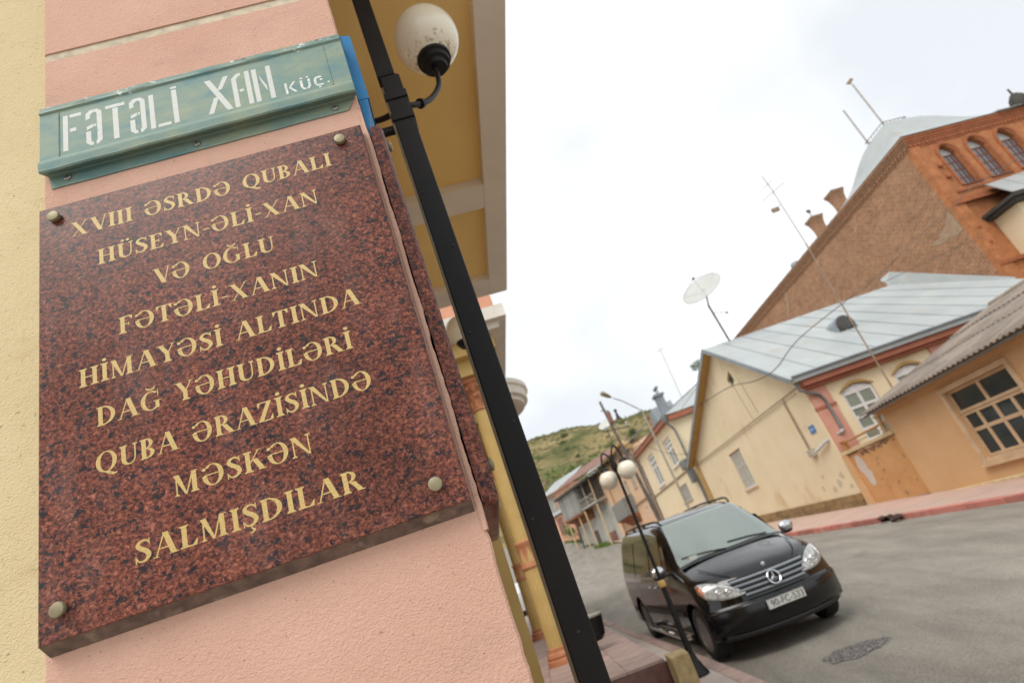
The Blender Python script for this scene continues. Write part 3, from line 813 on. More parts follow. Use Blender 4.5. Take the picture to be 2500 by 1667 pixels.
for yy in (.05, .62):
    for zz in (1.775, 2.585):
        MB().lathe([(.010, 0), (.010, .004), (.0125, .0045), (.0125, .009), (.006, .0118), (.0004, .012)], (.0365, yy, zz), 20, 'x').build('stud', 'brass', sp, smooth=30)

# ------------------------------------------------------------------ green street sign
gs = wthing('street_sign', 'worn green metal street sign with white stencilled letters above the granite plaque', 'sign')
xa, xb = -.763, -.036
f0, f1 = D0 + 0.002, DW
b = MB()
# cross-section through the pressed tray: (y, z)
sec = [(DW - .001, 2.916), (D0 + .010, 2.913), (D0 + .004, 2.908), (D0 + .004, 2.899), (D0 + .001, 2.895), (D0 + .001, 2.889), (D0 + .005, 2.885), (D0 + .005, 2.741), (D0 + .001, 2.737), (D0 - .001, 2.732),
       (D0 - .001, 2.724), (D0 + .001, 2.712), (D0 + .001, 2.7075), (D0 + .004, 2.704), (DW - .005, 2.716), (DW - .002, 2.712), (DW - .003, 2.676), (DW - .001, 2.6755)]
rnd = random.Random(11)
xs_ = [xa + (xb - xa) * k / 36 for k in range(37)]
dent = [0.0009 * sin(k * 0.9) + rnd.uniform(-.0006, .0006) for k in range(37)]
rows = []
for (y_, z_) in sec:
    fl = z_ < 2.713 and y_ > DW - .006
    rows.append([(min(max(x, xa + (.010 if z_ < 2.68 else .004) * fl), xb - (.028 if z_ < 2.68 else .006) * fl), y_ + (dent[k] if (y_ < DW - .006 and not (2.735 < z_ < 2.89)) else 0), z_ + dent[k] * (.9 if z_ > 2.89 else .3)) for k, x in enumerate(xs_)])
b.grid(rows)
for k in (0, -1):
    b.poly([rows[i][k] for i in range(0, 15)])
o = b.build('tray', 'sign', gs, smooth=35, fix=False)
# frame beads left and right of the sunk panel
for x in (xa + .044, xb - .046):
    b = MB(); b.tube([(x, D0 + .0048, 2.743), (x, D0 + .0048, 2.883)], .0016, 6); b.build('bead', 'sign', gs)
for x_, z_ in ((-.699 * 1.025, 2.697), (-.411 * 1.028, 2.695), (-.091 * 1.028, 2.692)):
    s_ = MB().lathe([(.0085, 0), (.0085, -.0015), (.0062, -.004), (.0004, -.0046)], (x_, DW - .0035, z_), 20, 'y').build('screw', 'screw', gs, smooth=30)
    b = MB(); b.box(x_ - .0042, x_ + .0042, DW - .0085, DW - .0081, z_ - .0009, z_ + .0009); b.box(x_ - .0009, x_ + .0009, DW - .00845, DW - .0080, z_ - .0042, z_ + .0042)
    b.build('screw_slot', 'screw_slot', s_)

# stencil letters traced on a flat panel frame: u, z in metres
def rc(x0, z0, x1, z1): return [(x0, z0), (x1, z0), (x1, z1), (x0, z1)]
def letter(ch, x0, x1, z0, z1, t=.0115, g=.0035):
    o = []; w, h = x1 - x0, z1 - z0
    X = lambda a: x0 + a * w
    Z = lambda a: z0 + a * h
    if ch == 'F': o = [rc(x0, z0, x0 + t, z1), rc(x0 + t + g, z1 - t * .9, x1, z1), rc(x0 + t + g, Z(.50), X(.72), Z(.60))]
    if ch == 'T': o = [rc(x0, z1 - t * .9, x1, z1), rc(X(.5) - t * .55, z0, X(.5) + t * .55, z1 - t * .9 - g * .6)]
    if ch == 'L': o = [rc(x0, z0, x0 + t, z1), rc(x0 + t + g * 1.3, z0, x1, z0 + t * .8)]
    if ch == 'İ': o = [rc(x0, z0, x1, z1 * 1.0 - .012), rc(x0 - .001, z1 - .006, x1 + .001, z1 + .001)]
    if ch == 'İ': o[0] = rc(x0, z0, x1, z1 - .010)
    if ch == 'Ə':
        c = .010
        o = [[(x0, z1 - .030), (x0 + t * .9, z1 - .027), (x0 + t * .9, z1 - .016), (x0 + .018, z1 - t * .8), (X(.5), z1 - t * .8), (X(.5), z1), (x0 + c, z1), (x0, z1 - c)],
             [(X(.5), z1), (x1 - c, z1), (x1, z1 - c), (x1, z0 + c), (x1 - c, z0), (X(.5) + g, z0), (X(.5) + g, z0 + t * .8), (x1 - t - .004, z0 + t * .8), (x1 - t, z0 + .014), (x1 - t, z1 - .014), (x1 - t - .004, z1 - t * .8), (X(.5), z1 - t * .8)],
             [(x0, z0 + c), (x0 + c, z0), (X(.5) - g * .4, z0), (X(.5) - g * .4, z0 + t * .8), (x0 + t + .002, z0 + t * .8), (x0 + t, z0 + .014), (x0 + t, Z(.40)), (x0, Z(.40))],
             [(x0 + .002, Z(.44)), (X(.48), Z(.50)), (X(.48), Z(.59)), (x0 + .002, Z(.54))], rc(X(.52), Z(.50), x1 - t - g * .4, Z(.58))]
    if ch == 'X':
        o = [[(x0, z1), (x0 + t * 1.25, z1), (x1, z0), (x1 - t * 1.25, z0)], [(x1 - t * 1.1, z1), (x1, z1), (X(.66), Z(.64)), (X(.47), Z(.64))], [(x0, z0), (x0 + t * 1.1, z0), (X(.50), Z(.44)), (X(.30), Z(.44))]]
    if ch == 'A':
        o = [[(x0, z0), (x0 + t, z0), (x0 + t, z1 - .020), (x0 + t + .006, z1 - .012), (X(.52), z1 - .010), (X(.52), z1), (x0 + .012, z1 - .002), (x0, z1 - .016)], rc(x1 - t, z0, x1, z1), rc(x0 + t + g, Z(.42), x1 - t - g * 1.6, Z(.50))]
    if ch == 'N':
        o = [rc(x0, z0, x0 + t, z1), rc(x1 - t, z0, x1, z1), [(x0 + t + g, Z(.78)), (x0 + t + g + .003, Z(.58)), (x1 - t - g, Z(.24)), (x1 - t - g, Z(.42))]]
    if ch == 'K': o = [rc(x0, z0, x0 + t, z1), [(x0 + t + g, Z(.56)), (x1 - t, z1), (x1, z1), (x0 + t + g * 1.6, Z(.44))], [(x0 + t + g * 1.4, Z(.46)), (x0 + t + g * 2.6, Z(.60)), (x1, z0), (x1 - t, z0)]]
    if ch == 'Ü': o = [rc(x0, z0 + .010, x0 + t, z1), [(x1 - t, z1), (x1, z1), (x1, z0 + .008), (x1 - .006, z0), (X(.5) + g * .4, z0), (X(.5) + g * .4, z0 + t * .8), (x1 - t - .001, z0 + t), (x1 - t, z0 + .010)], [(x0, z0 + .009), (x0 + t, z0 + .009), (x0 + t + .001, z0 + t), (X(.5) - g * .3, z0 + t * .8), (X(.5) - g * .3, z0), (x0 + .006, z0)], rc(x0 + .002, z1 + .004, x0 + .008, z1 + .009), rc(x1 - .008, z1 + .004, x1 - .002, z1 + .009)]
    if ch == 'Ç': o = [[(x0, z0 + .008), (x0 + t, z0 + .008), (x0 + t, z1 - .008), (x0, z1 - .008)], [(x0, z1 - .007), (x0 + t, z1 - .008), (x0 + t + .002, z1 - t), (x1, z1 - t * .9), (x1 - .003, z1), (x0 + .006, z1)], [(x0, z0 + .007), (x0 + .006, z0), (x1, z0), (x1, z0 + t * .9), (x0 + t + .002, z0 + t), (x0 + t, z0 + .008)], rc(x1 - t, z1 - .016, x1, z1 - .010), rc(x0 + .009, z0 - .007, x0 + .014, z0 - .001)]
    if ch == '.': o = [rc(x0, z0, x1, z1)]
    return o
TXT = [('F', -.710, -.668, 2.753, 2.866), ('Ə', -.658, -.621, 2.751, 2.864), ('T', -.612, -.567, 2.752, 2.864), ('Ə', -.557, -.520, 2.751, 2.864), ('L', -.511, -.464, 2.752, 2.863), ('İ', -.457, -.445, 2.752, 2.871),
       ('X', -.378, -.319, 2.750, 2.862), ('A', -.314, -.270, 2.750, 2.862), ('N', -.264, -.218, 2.750, 2.861)]
SM = [('K', -.194, -.166, 2.751, 2.786), ('Ü', -.157, -.132, 2.751, 2.783), ('Ç', -.124, -.103, 2.751, 2.783), ('.', -.093, -.088, 2.754, 2.759)]
for nm, lst, t_, g_, mm in (('stencil_name', TXT, .0115, .0042, 'stencil'), ('stencil_street', SM, .0062, .0028, 'stencil_worn')):
    for ch, a0, a1, c0, c1 in lst:
        b = MB(); k = 0
        for p in letter(ch, a0, a1, c0, c1, t_, g_):
            k += 1
            b.poly([(x, D0 + .00478 - .00002 * (k % 12), z) for x, z in p])
        stuff(b.build('stencil_letter', mm, gs, fix=False)) if 0 else b.build('stencil_letter', mm, gs, fix=False)

# blue sign round the pillar corner
bs = thing('street_sign', 'blue enamel street sign seen edge on round the pillar corner', 'sign', (-0.150, 1.02, 0), radians(9.18))
b = MB(); b.hull8([(.002, .012, 2.715), (.002, .56, 2.715), (.002, .56, 2.95), (.002, .012, 2.95)], [(.028, .014, 2.718), (.028, .558, 2.718), (.028, .558, 2.947), (.028, .014, 2.947)])
b.build('tray', 'blue', bs)
b = MB(); b.hull8([(.002, .016, 2.60), (.002, .55, 2.60), (.002, .56, 2.713), (.002, .012, 2.713)], [(.006, .016, 2.60), (.006, .55, 2.60), (.024, .56, 2.713), (.024, .012, 2.713)])
b.build('flange', 'blue', bs)
# ------------------------------------------------------------------ black square post with globe lamp
BD = radians(8.8)     # building direction (rotates local y towards the left)
def globe_lamp(parent, c, r):
    c = Vector(c)
    MB().ball(c, r, 32, 20).build('globe', 'globe', parent, smooth=True)
    MB().lathe([(r * .20, -r * 1.30), (r * .30, -r * 1.30), (r * .34, -r * 1.16), (r * .44, -r * 1.12), (r * .46, -r * .98), (r * .52, -r * .95), (r * .53, -r * .80), (r * .47, -r * .78)], c, 24).build('lamp_holder', 'black', parent, smooth=35)
def arm(parent, pts, r=.016, collar=None):
    P = [Vector(p) for p in pts]; Q = [P[0]] + P + [P[-1]]; o = []
    for i in range(1, len(Q) - 2):
        for k in range(7):
            t = k / 7
            o.append(0.5 * (2 * Q[i] + (Q[i + 1] - Q[i - 1]) * t + (2 * Q[i - 1] - 5 * Q[i] + 4 * Q[i + 1] - Q[i + 2]) * t * t + (-Q[i - 1] + 3 * Q[i] - 3 * Q[i + 1] + Q[i + 2]) * t ** 3))
    o.append(P[-1])
    b = MB(); b.tube(o, r, 10)
    if collar is not None:
        i = int(len(o) * collar); b.tube([o[i], o[i + 1]], r * 1.7, 10)
    return b.build('lamp_arm', 'black', parent, smooth=40)
def post(loc, zs, ztop, label, group=None, rz=radians(5.5)):
    t = thing('lamp_post', label, 'lamp post', loc, rz, group)
    w = .0385
    MB().box(-w, w, -w, w, 0, zs).build('lower_tube', 'black', t, bevel=.004)
    MB().box(-w * .93 - .012, w * .93 - .012, -w * .9, w * .9, zs + .012, ztop).build('upper_tube', 'black', t, bevel=.004)
    MB().box(-w - .002, w * .8, -w * .95, w * .95, zs - .002, zs + .004).build('weld', 'black', t)
    MB().box(-w - .0085, -w, -w * .9, w * .4, 0, zs - .05).build('reflection_strip', 'olive_reflection', t)  # coloured strip standing for the yellow wall's reflection on the left face
    for zc_ in (zs - .13, zs - .24): MB().box(-w - .006, w + .006, -w - .006, w + .006, zc_, zc_ + .037).build('clamp', 'black', t, bevel=.003)
    return t
PG = 'square black lamp posts along the porch'
px_, py_ = -0.100, 1.70
p1 = post((px_, py_, -.3), 3.80, 5.2, 'nearest square black post with a stained globe lamp on a curved arm')
inv = Matrix.Rotation(-radians(5.5), 4, 'Z') @ Matrix.Translation((-px_, -py_, .3))
L_ = lambda *p: inv @ Vector(p)
arm(p1, [L_(-.085, 1.71, 3.375), L_(-.03, 1.77, 3.42), L_(.03, 1.86, 3.52), L_(.088, 1.95, 3.68), L_(.102, 1.99, 3.83)], .0125, .28)
globe_lamp(p1, L_(.112, 2.0, 4.035), .157)
arm(p1, [L_(-.10, 1.71, 3.375), L_(-.17, 1.76, 3.40), L_(-.26, 1.80, 3.46), L_(-.36, 1.86, 3.62), L_(-.40, 1.90, 3.83)], .0125)
globe_lamp(p1, L_(-.42, 1.92, 4.035), .157)
b = MB(); b.box(-.13, -.038, -.012, .012, 3.545, 3.57); b.build('wall_bracket', 'black', p1)
for i_, (sx_p, sz_p) in enumerate(((-.02, 2.02), (.02, 2.30), (-.02, 2.62), (.02, 2.95), (-.02, 3.20), (.0, 1.72))):
    MB().lathe([(.0055, 0), (.0055, -.0015), (.003, -.003), (.0003, -.0033)], (sx_p, -.0387, sz_p), 10, 'y').build('rivet', 'screw_slot', p1)
# dirt streaks on the nearest globe: thin drip marks lying on the glass
g0 = L_(.112, 2.0, 4.035)
stainm, nt_, bs_ = _nt('globe_streaked'); M['globe_dirty'] = stainm
tc_ = nt_.nodes.new('ShaderNodeTexCoord'); sp_ = nt_.nodes.new('ShaderNodeSeparateXYZ'); nt_.links.new(tc_.outputs['Object'], sp_.inputs[0])
mr_ = nt_.nodes.new('ShaderNodeMapRange'); nt_.links.new(sp_.outputs['Z'], mr_.inputs['Value'])
mr_.inputs['From Min'].default_value = g0.z - .12; mr_.inputs['From Max'].default_value = g0.z + .06; mr_.inputs['To Min'].default_value = .20; mr_.inputs['To Max'].default_value = -.16
ns_ = _noise(nt_, 42, 6, (1, 1, .22), .7)
ad_ = nt_.nodes.new('ShaderNodeMath'); ad_.operation = 'ADD'; nt_.links.new(ns_.outputs['Fac'], ad_.inputs[0]); nt_.links.new(mr_.outputs[0], ad_.inputs[1])
rp_ = _ramp(nt_, ad_.outputs[0], [(.70, 0.0), (.84, .7)])
cc_ = _mix(nt_, rp_.outputs['Color'], (.90, .86, .70), (.22, .15, .08)); nt_.links.new(cc_, bs_.inputs['Base Color'])
bs_.inputs['Roughness'].default_value = .22; bs_.inputs['Coat Weight'].default_value = .3
for c in kids(p1):
    if c.name.startswith('globe'): c.data.materials[0] = M['globe_dirty']
p2 = post((-.31, 5.40, -.25), 4.0, 5.0, 'second square black post with a globe lamp, hidden behind the nearest post', PG)
l2 = lambda x, y, z: Vector((x + .31, y - 5.4, z + .25))
for c in list(kids(p2)):
    pass
p2.rotation_euler = (0, 0, 0)
arm(p2, [l2(-.31, 5.4, 3.42), l2(-.40, 5.4, 3.44), l2(-.45, 5.4, 3.56), l2(-.455, 5.4, 3.95)], .014)
globe_lamp(p2, l2(-.462, 5.4, 4.14), .157)
p3_ = post((-.64, 10.8, -.0), 5.0, 5.6, 'farthest square black post with a globe lamp beside the fluted columns', PG)
p3_.rotation_euler = (0, 0, 0)
l3 = lambda x, y, z: Vector((x + .64, y - 10.8, z))
arm(p3_, [l3(-.64, 10.8, 4.3), l3(-.85, 10.8, 4.28), l3(-1.08, 10.8, 4.4), l3(-1.12, 10.8, 4.68)], .014)
globe_lamp(p3_, l3(-1.12, 10.8, 4.86), .157)

# ------------------------------------------------------------------ coffered porch ceiling
ZS = 4.5
so = thing('porch_ceiling', 'projecting porch ceiling with ochre coffers between cream beams above the black post', 'ceiling', (.141, 5.60, ZS), radians(8.4))
# local: x to the right, y along the street; right edge at x=0, far end at y=0
yN, WID = -4.55, 4.2
bw = .19
MB().box(-bw, 0, yN, 0, 0, .28).build('edge_beam', 'beam', so)
MB().box(-WID, -bw, -.33, -.003, .004, .28).build('cross_beam', 'beam', so)
bays = [(-.33, -1.52), (-1.82, -4.40)]
for (ya, yb), (yc, _) in zip(bays, bays[1:] + [(yN, 0)]):
    MB().box(-WID, -bw, yc, yb, .004, .28).build('cross_beam', 'beam', so)
    MB().box(-WID, -bw + .02, yb - .02, ya + .02, .075, .20).build('coffer', 'soffit', so)
MB().box(-WID, .03, yN, .03, .28, .55).build('slab', 'beam', so)
MB().box(-.02, .05, yN, .05, .16, .24).build('fascia_moulding', 'beam', so)

# ------------------------------------------------------------------ fluted columns and what they carry
def column(loc, zc, label, zb, group='fluted yellow columns on the terrace'):
    t = thing('fluted_column', label, 'column', loc, 0, group)
    H_ = zc - loc[2]
    fl = lambda k: 1 - .035 * (k % 4 in (1, 2)) - .02 * (k % 4 == 2)
    b = MB(); b.lathe([(.155, .22), (.152, zb), (.146, zb + .001), (.140, H_)], (0, 0, 0), 64, 'z', fl)
    b.build('shaft', 'colyel', t, smooth=30)
    MB().lathe([(.225, 0), (.225, .07), (.20, .085), (.215, .12), (.205, .16), (.175, .18), (.175, .23), (.160, .24)], (0, 0, 0), 40).build('base', 'colpink', t, smooth=35)
    b = MB(); b.lathe([(.158, zb), (.172, zb + .015), (.172, zb + .05), (.160, zb + .07), (.160, zb + .36), (.172, zb + .38), (.172, zb + .415), (.158, zb + .43)], (0, 0, 0), 40)
    bd = b.build('band', 'colpink', t, smooth=35)
    b = MB()
    for k in range(8):
        a = 2 * pi * k / 8 + .2; w_ = .30
        p = lambda da, z: (.1625 * cos(a + da), .1625 * sin(a + da), z)
        b.poly([p(-w_, zb + .09), p(0, zb + .09), p(0, zb + .34)]); b.poly([p(0, zb + .09), p(w_, zb + .09), p(0, zb + .34)])
    b.build('triangle_ornament', 'colyel', bd, fix=False)
    # leafy capital
    b = MB(); b.lathe([(.145, H_), (.165, H_ + .03), (.15, H_ + .06), (.165, H_ + .3), (.23, H_ + .5), (.24, H_ + .52)], (0, 0, 0), 32)
    cp = b.build('capital', 'colpink', t, smooth=40)
    lf = MB()
    for row, (z0_, hh, r0, r1) in enumerate(((.07, .22, .155, .235), (.20, .24, .16, .27))):
        for k in range(8):
            a = 2 * pi * (k + .5 * row) / 8
            d = Vector((cos(a), sin(a), 0)); s_ = Vector((-sin(a), cos(a), 0))
            q = [(r0, 0, .055), (r0 + .02, hh * .6, .06), (r1, hh, .045), (r1 + .012, hh * .82, .02)]
            lf.grid([[d * r + s_ * w * e + Vector((0, 0, H_ + z0_ + h)) for e in (-1, 0, 1)] for r, h, w in q])
    m__ = lf.build('acanthus_leaf', 'colpink', cp, fix=False)
    MB().box(-.26, .26, -.26, .26, H_ + .52, H_ + .60).build('abacus', 'colpink', t)
    return t
column((-.925, 9.84, .50), 4.62, 'near fluted yellow column with terracotta base, banded middle and leafy capital', 1.40)
column((-1.87, 16.2, .50), 4.62, 'far fluted yellow column behind the near one, partly hidden', 1.42)
en = thing('entablature', 'yellow and white moulded entablature with salmon parapet above the fluted columns', 'cornice', (0, 0, 0))
def oriented(o, x, y): return (o[0] + x * cos(BD) - y * sin(BD), o[1] + x * sin(BD) + y * cos(BD))
def obox(parent, nm, m, o, x0, x1, y0, y1, z0, z1, **k):
    q = [oriented(o, x, y) for x, y in ((x0, y0), (x1, y0), (x1, y1), (x0, y1))]
    b = MB(); b.hull8([(x, y, z0) for x, y in q], [(x, y, z1) for x, y in q]); return b.build(nm, m, parent, **k)
O_ = (-.925, 9.84)
obox(en, 'architrave', 'colyel', O_, -3, .25, -.35, 12, 5.225, 5.52)
obox(en, 'frieze', 'colyel', O_, -3, .55, -.55, 12, 5.523, 5.78)
for k in range(7): obox(en, 'bracket', 'colpink', O_, .26, .50, -.1 + 1.0 * k, .10 + 1.0 * k, 5.33, 5.52)
obox(en, 'cornice_moulding', 'white', O_, -3, .70, -.75, 12, 5.783, 5.90)
obox(en, 'cornice', 'white', O_, -3, .86, -.90, 12, 5.903, 6.14)
obox(en, 'parapet', 'pinkflat', O_, -3, .78, -.4, 12, 6.143, 7.3)
obox(en, 'parapet_cap', 'white', O_, -3, .86, -.5, 12, 7.303, 7.45)
rbal = thing('round_balcony', 'rounded cream balcony slab bulging out beyond the entablature', 'balcony', (-1.75, 14.6, 5.9))
MB().lathe([(1.45, 0), (1.5, .02), (1.52, .10), (1.62, .14), (1.64, .34), (1.70, .38), (1.70, .50), (1.6, .52)], (0, 0, 0), 56).build('slab', 'white', rbal, smooth=35)
b = MB(); b.lathe([(1.40, -.012), (1.42, -.004)], (0, 0, 0), 56); b.build('underside', 'beam', rbal)

# ------------------------------------------------------------------ terrace with tiles
bw_ = thing('house_wall', 'unseen yellow house wall with tall shuttered windows, added behind the fluted columns for reflections', 'wall', (-4.3, 4.0, 0), radians(98.8))  # out of view; put in and shaped for reflections in the van's side windows
wq = MB().box(0, 34, 0, .5, -.3, 7.4).build('wall', 'colyel', bw_)
for k in range(14):
    x0_ = 1.2 + 2.3 * k
    b = MB()
    for (q0, q1, r0, r1) in ((0, 1.5, 1.35, 1.47), (0, 1.5, 3.85, 3.97), (0, .12, 1.47, 3.85), (1.38, 1.5, 1.47, 3.85), (.70, .80, 1.47, 3.85)): b.box(x0_ + q0, x0_ + q1, -.07, -.002, r0, r1)
    w__ = b.build('window', 'winwhite', bw_)
    for q in (.12, .80): MB().box(x0_ + q, x0_ + q + .58, -.03, -.002, 1.47, 3.85).build('pane', 'glass_dark', w__)
te = thing('terrace', 'raised terrace paved with pink tiles in front of the fluted columns', 'terrace', (.372, 7.19, .5), radians(5.5))
# local x right, y along street
MB().box(-6, -.012, .02, 16, -.9, -.035).build('terrace_core', 'riser', te)
me_cache = {}
k = 0
for i in range(14):
    for j in range(34):
        x1_ = -.012 - i * .42; y0_ = .012 + j * .45
        if i > 7 and j > 10: continue
        b = me_cache.get('t')
        if b is None:
            b = MB(); b.box(-.414, 0, 0, .444, -.03, 0); b = me_cache['t'] = b.mesh('paving_tile', 'tile')
        o = bpy.data.objects.new('paving_tile', b); COL.objects.link(o); o.parent = te
        o.location = (x1_, y0_, random.uniform(-.0015, .0015)); k += 1
        if k >= 298: break
    if k >= 298: break
for j in range(12):
    b = me_cache.get('r')
    if b is None: b = MB(); b.box(-.596, 0, 0, .024, -.30, -.036); b = me_cache['r'] = b.mesh('riser_slab', 'riser')
    for r_ in range(2):
        o = bpy.data.objects.new('riser_slab', b); COL.objects.link(o); o.parent = te; o.location = (-.012 - j * .6, -.006, -.002 - r_ * .27)
me_s = MB(); me_s.box(0, .028, 0, .594, -.32, -.036); me_s = me_s.mesh('riser_slab', 'riser')
for j in range(26):
    o = bpy.data.objects.new('riser_slab', me_s); COL.objects.link(o); o.parent = te; o.location = (-.012, .012 + j * .6, -.002)
    o = bpy.data.objects.new('riser_slab', me_s); COL.objects.link(o); o.parent = te; o.location = (-.012, .012 + j * .6, -.288)
bl = MB(); bl.box(0, .20, -.30, .04, -.75, .035)
blk = thing('stone_block', 'rough yellow sandstone block at the corner of the terrace', 'stone block', (.385, 7.10, .5), radians(4))
o = bl.build('block', 'sand', blk, bevel=.012)
sb_ = o.modifiers.new('sub', 'SUBSURF'); sb_.subdivision_type = 'SIMPLE'; sb_.levels = 3; sb_.render_levels = 3
tx = bpy.data.textures.new('rough', 'CLOUDS'); tx.noise_scale = .06
dm = o.modifiers.new('disp', 'DISPLACE'); dm.texture = tx; dm.strength = .018; dm.mid_level = .5

bn = thing('litter_bin', 'black rounded litter bin with pale rim on the terrace behind the nearest post', 'bin', (-.38, 9.75, .5))
b = MB(); b.lathe([(.02, .12), (.14, .14), (.20, .20), (.235, .42), (.24, .46), (.225, .46), (.21, .40)], (0, 0, 0), 28); b.build('bucket', 'black', bn, smooth=35)
b = MB(); b.lathe([(.226, .462), (.246, .462), (.25, .49), (.226, .49)], (0, 0, 0), 28); b.build('rim', 'palesteel', bn, smooth=35)
b = MB(); b.tube([(-.27, 0, 0), (-.27, 0, .62)], .02, 8); b.tube([(-.27, 0, .40), (-.22, 0, .40)], .015, 8); b.build('stand', 'black', bn)

# ------------------------------------------------------------------ street lamp by the van
M['gilt'] = mat('gilt_collar', (.55, .36, .13), .45, (.42, .27, .09), 40, metal=.3)
sl = thing('street_lamp', 'black street lamp with two hanging white globes and a gilded collar before the van', 'street lamp', (.735, 8.13, .07))
g = lambda x, y, z: Vector((x - .735, y - 8.13, z - .07))
b = MB(); b.lathe([(.135, 0), (.13, .03), (.105, .06), (.085, .12), (.060, .17), (.052, .22), (.045, .24)], (0, 0, 0), 20); b.build('base', 'black', sl, smooth=40)
b = MB(); b.lathe([(.040, .22), (.034, 1.02), (.028, 1.06)], (0, 0, 0), 16); b.build('lower_pole', 'black', sl, smooth=40)
b = MB(); b.lathe([(.025, 1.02), (.048, 1.03), (.052, 1.06), (.046, 1.095), (.022, 1.11)], (0, 0, 0), 16); b.build('collar', 'gilt', sl, smooth=40)
b = MB(); b.lathe([(.023, 1.10), (.019, 2.72), (.012, 2.78)], (0, 0, 0), 14); b.build('upper_pole', 'black', sl, smooth=40)
b = MB(); b.lathe([(.03, 2.56), (.045, 2.60), (.045, 2.66), (.03, 2.70), (.04, 2.74), (.01, 2.80)], (0, 0, 0), 14); b.build('head', 'black', sl, smooth=40)
for dx, dz, dy in ((.135, 2.53, -.06), (-.135, 2.50, .12)):
    P = [Vector((0, 0, 2.62)), Vector((dx * .25, dy * .25, dz + .30)), Vector((dx * .7, dy * .7, dz + .36)), Vector((dx, dy, dz + .25)), Vector((dx, dy, dz + .14))]
    arm(sl, P, .012)
    MB().ball((dx, dy, dz), .128, 28, 16).build('globe', 'globe', sl, smooth=True)
    MB().lathe([(.02, .17), (.045, .16), (.062, .13), (.068, .10), (.075, .095)], (dx, dy, dz), 18).build('globe_cap', 'black', sl, smooth=40)

# ------------------------------------------------------------------ the van
van = thing('minivan', 'parked black minivan with silver slatted grille and chrome mirrors', 'van', (1.965, 9.05, .012), rot=(0, .0385, -1.4211))
TP = [(.80, .50), (.795, .60), (.775, .70), (.735, .80), (.69, .88), (.64, .945), (.57, .995), (.45, 1.045), (.25, 1.105), (.05, 1.155), (-.10, 1.205), (-.30, 1.37), (-.50, 1.52), (-.70, 1.655), (-.86, 1.755), (-1.02, 1.815), (-1.3, 1.855), (-1.8, 1.875), (-3.0, 1.87), (-3.6, 1.845), (-3.86, 1.80), (-3.95, 1.70), (-4.02, 1.45), (-4.09, 1.05), (-4.13, .8), (-4.15, .5)]
def Tz(x):
    if x >= TP[0][0]: return .50
    for (a, za), (c, zc_) in zip(TP, TP[1:]):
        if x >= c: return zc_ + (za - zc_) * (x - c) / (a - c)
    return TP[-1][1]
def Tinv(z):
    for (a, za), (c, zc_) in zip(TP, TP[1:16]):
        if z <= zc_: return a + (c - a) * max(0, (z - za)) / (zc_ - za)
    return -1.3
def bow(y): return .32 * (abs(y) / .90) ** 2.3
def Wp(x):
    w = .93
    if x > .10: w = .9 * (max(0.0, (.80 - x)) / .32) ** .435 if x < .80 else .0
    if x < -3.9: w = .93 - .5 * ((-3.9 - x)) ** 1.2
    return min(.93, w)
def tum(z): 
    if z < .45: return .985 - .10 * ((.45 - z) / .25) ** 2 * .3
    if z < 1.08: return 1.0 - .012 * ((z - .75) / .33) ** 2
    return .988 - .25 * ((z - 1.08) / .72) ** 1.15
def top(x, y):
    return Tz(min(x + bow(y), .80)) - .025 * (abs(y) / .9) ** 2
def section(x):
    zb = .24 + (.10 * max(0, (x - .5) / .3)) + (.06 * max(0, (-3.8 - x) / .35))
    w = max(.05, Wp(x))
    # shoulder height: where side curve meets top surface
    zs = zb + .1
    for k in range(60):
        z = 1.86 - k * .025
        if z <= top(x, w * tum(z)) : zs = z; break
    zs = max(zs, zb + .08)
    P = [(0, zb), (w * .5, zb), (w * .88, zb)]
    for k in range(0, 15):
        z = zb + .03 + (zs - zb - .03) * k / 14
        P.append((w * tum(z), z))
    ye = w * tum(zs)
    for k in range(1, 13):
        t = 1 - (k / 12)
        t = t ** .8
        y_ = ye * t
        P.append((y_, max(top(x, y_), zb + .05)))
    # soften the corner
    for it in range(3):
        Q = P[:]
        for i in range(2, len(P) - 1):
            if 12 < i < 24: Q[i] = ((P[i - 1][0] + 2 * P[i][0] + P[i + 1][0]) / 4, (P[i - 1][1] + 2 * P[i][1] + P[i + 1][1]) / 4)
        P = Q
    return P
xs_v = [.797, .785, .765, .74, .70, .66, .61, .56, .50, .43, .35, .27, .18, .09, 0, -.10, -.19, -.28, -.37, -.46, -.55, -.64, -.73, -.82, -.90, -.98, -1.08, -1.2, -1.4, -1.7, -2.1, -2.5, -2.9, -3.2, -3.5, -3.7, -3.82, -3.90, -3.96, -4.02, -4.08, -4.12, -4.145]
b = MB(); rows = []
for x in xs_v:
    P = section(x)
    rows.append([(x, y, z) for y, z in P] + [(x, -y, z) for y, z in reversed(P[1:-1])])
rows = [r + [r[0]] for r in rows]
b.grid(rows); b.poly(rows[0][:-1]); b.poly(rows[-1][:-1])
body = b.build('body', 'carblack', van, smooth=True)
bpy.context.view_layer.update()
wc = MB()
for xw in (0, -3.2):
    for s_ in (1, -1):
        y0, y1 = (.62, 1.1) if s_ > 0 else (-1.1, -.62)
        wc.lathe([(.405, y0), (.405, y1)], (xw, 0, .335), 36, 'y')
cut(body, wc)
cv_ = MB(); cv_.prism([(.10, -.62, 1.235), (-.83, -.62, 1.90), (-.86, -.62, 1.755), (-2.3, -.62, 1.76), (-2.3, -.62, .95), (-.42, -.62, .95), (-.42, -.62, 1.16), (-.10, -.62, 1.215)], (0, 1.24, 0))
cut(body, cv_)
body.data.shade_smooth(); body.data.set_sharp_from_angle(angle=radians(40))
def side(x, z, d=.0): return Wp(x) * tum(z) + d
def front(y, z, d=.0):
    return Vector((Tinv(z) - bow(y) + d, y, z))
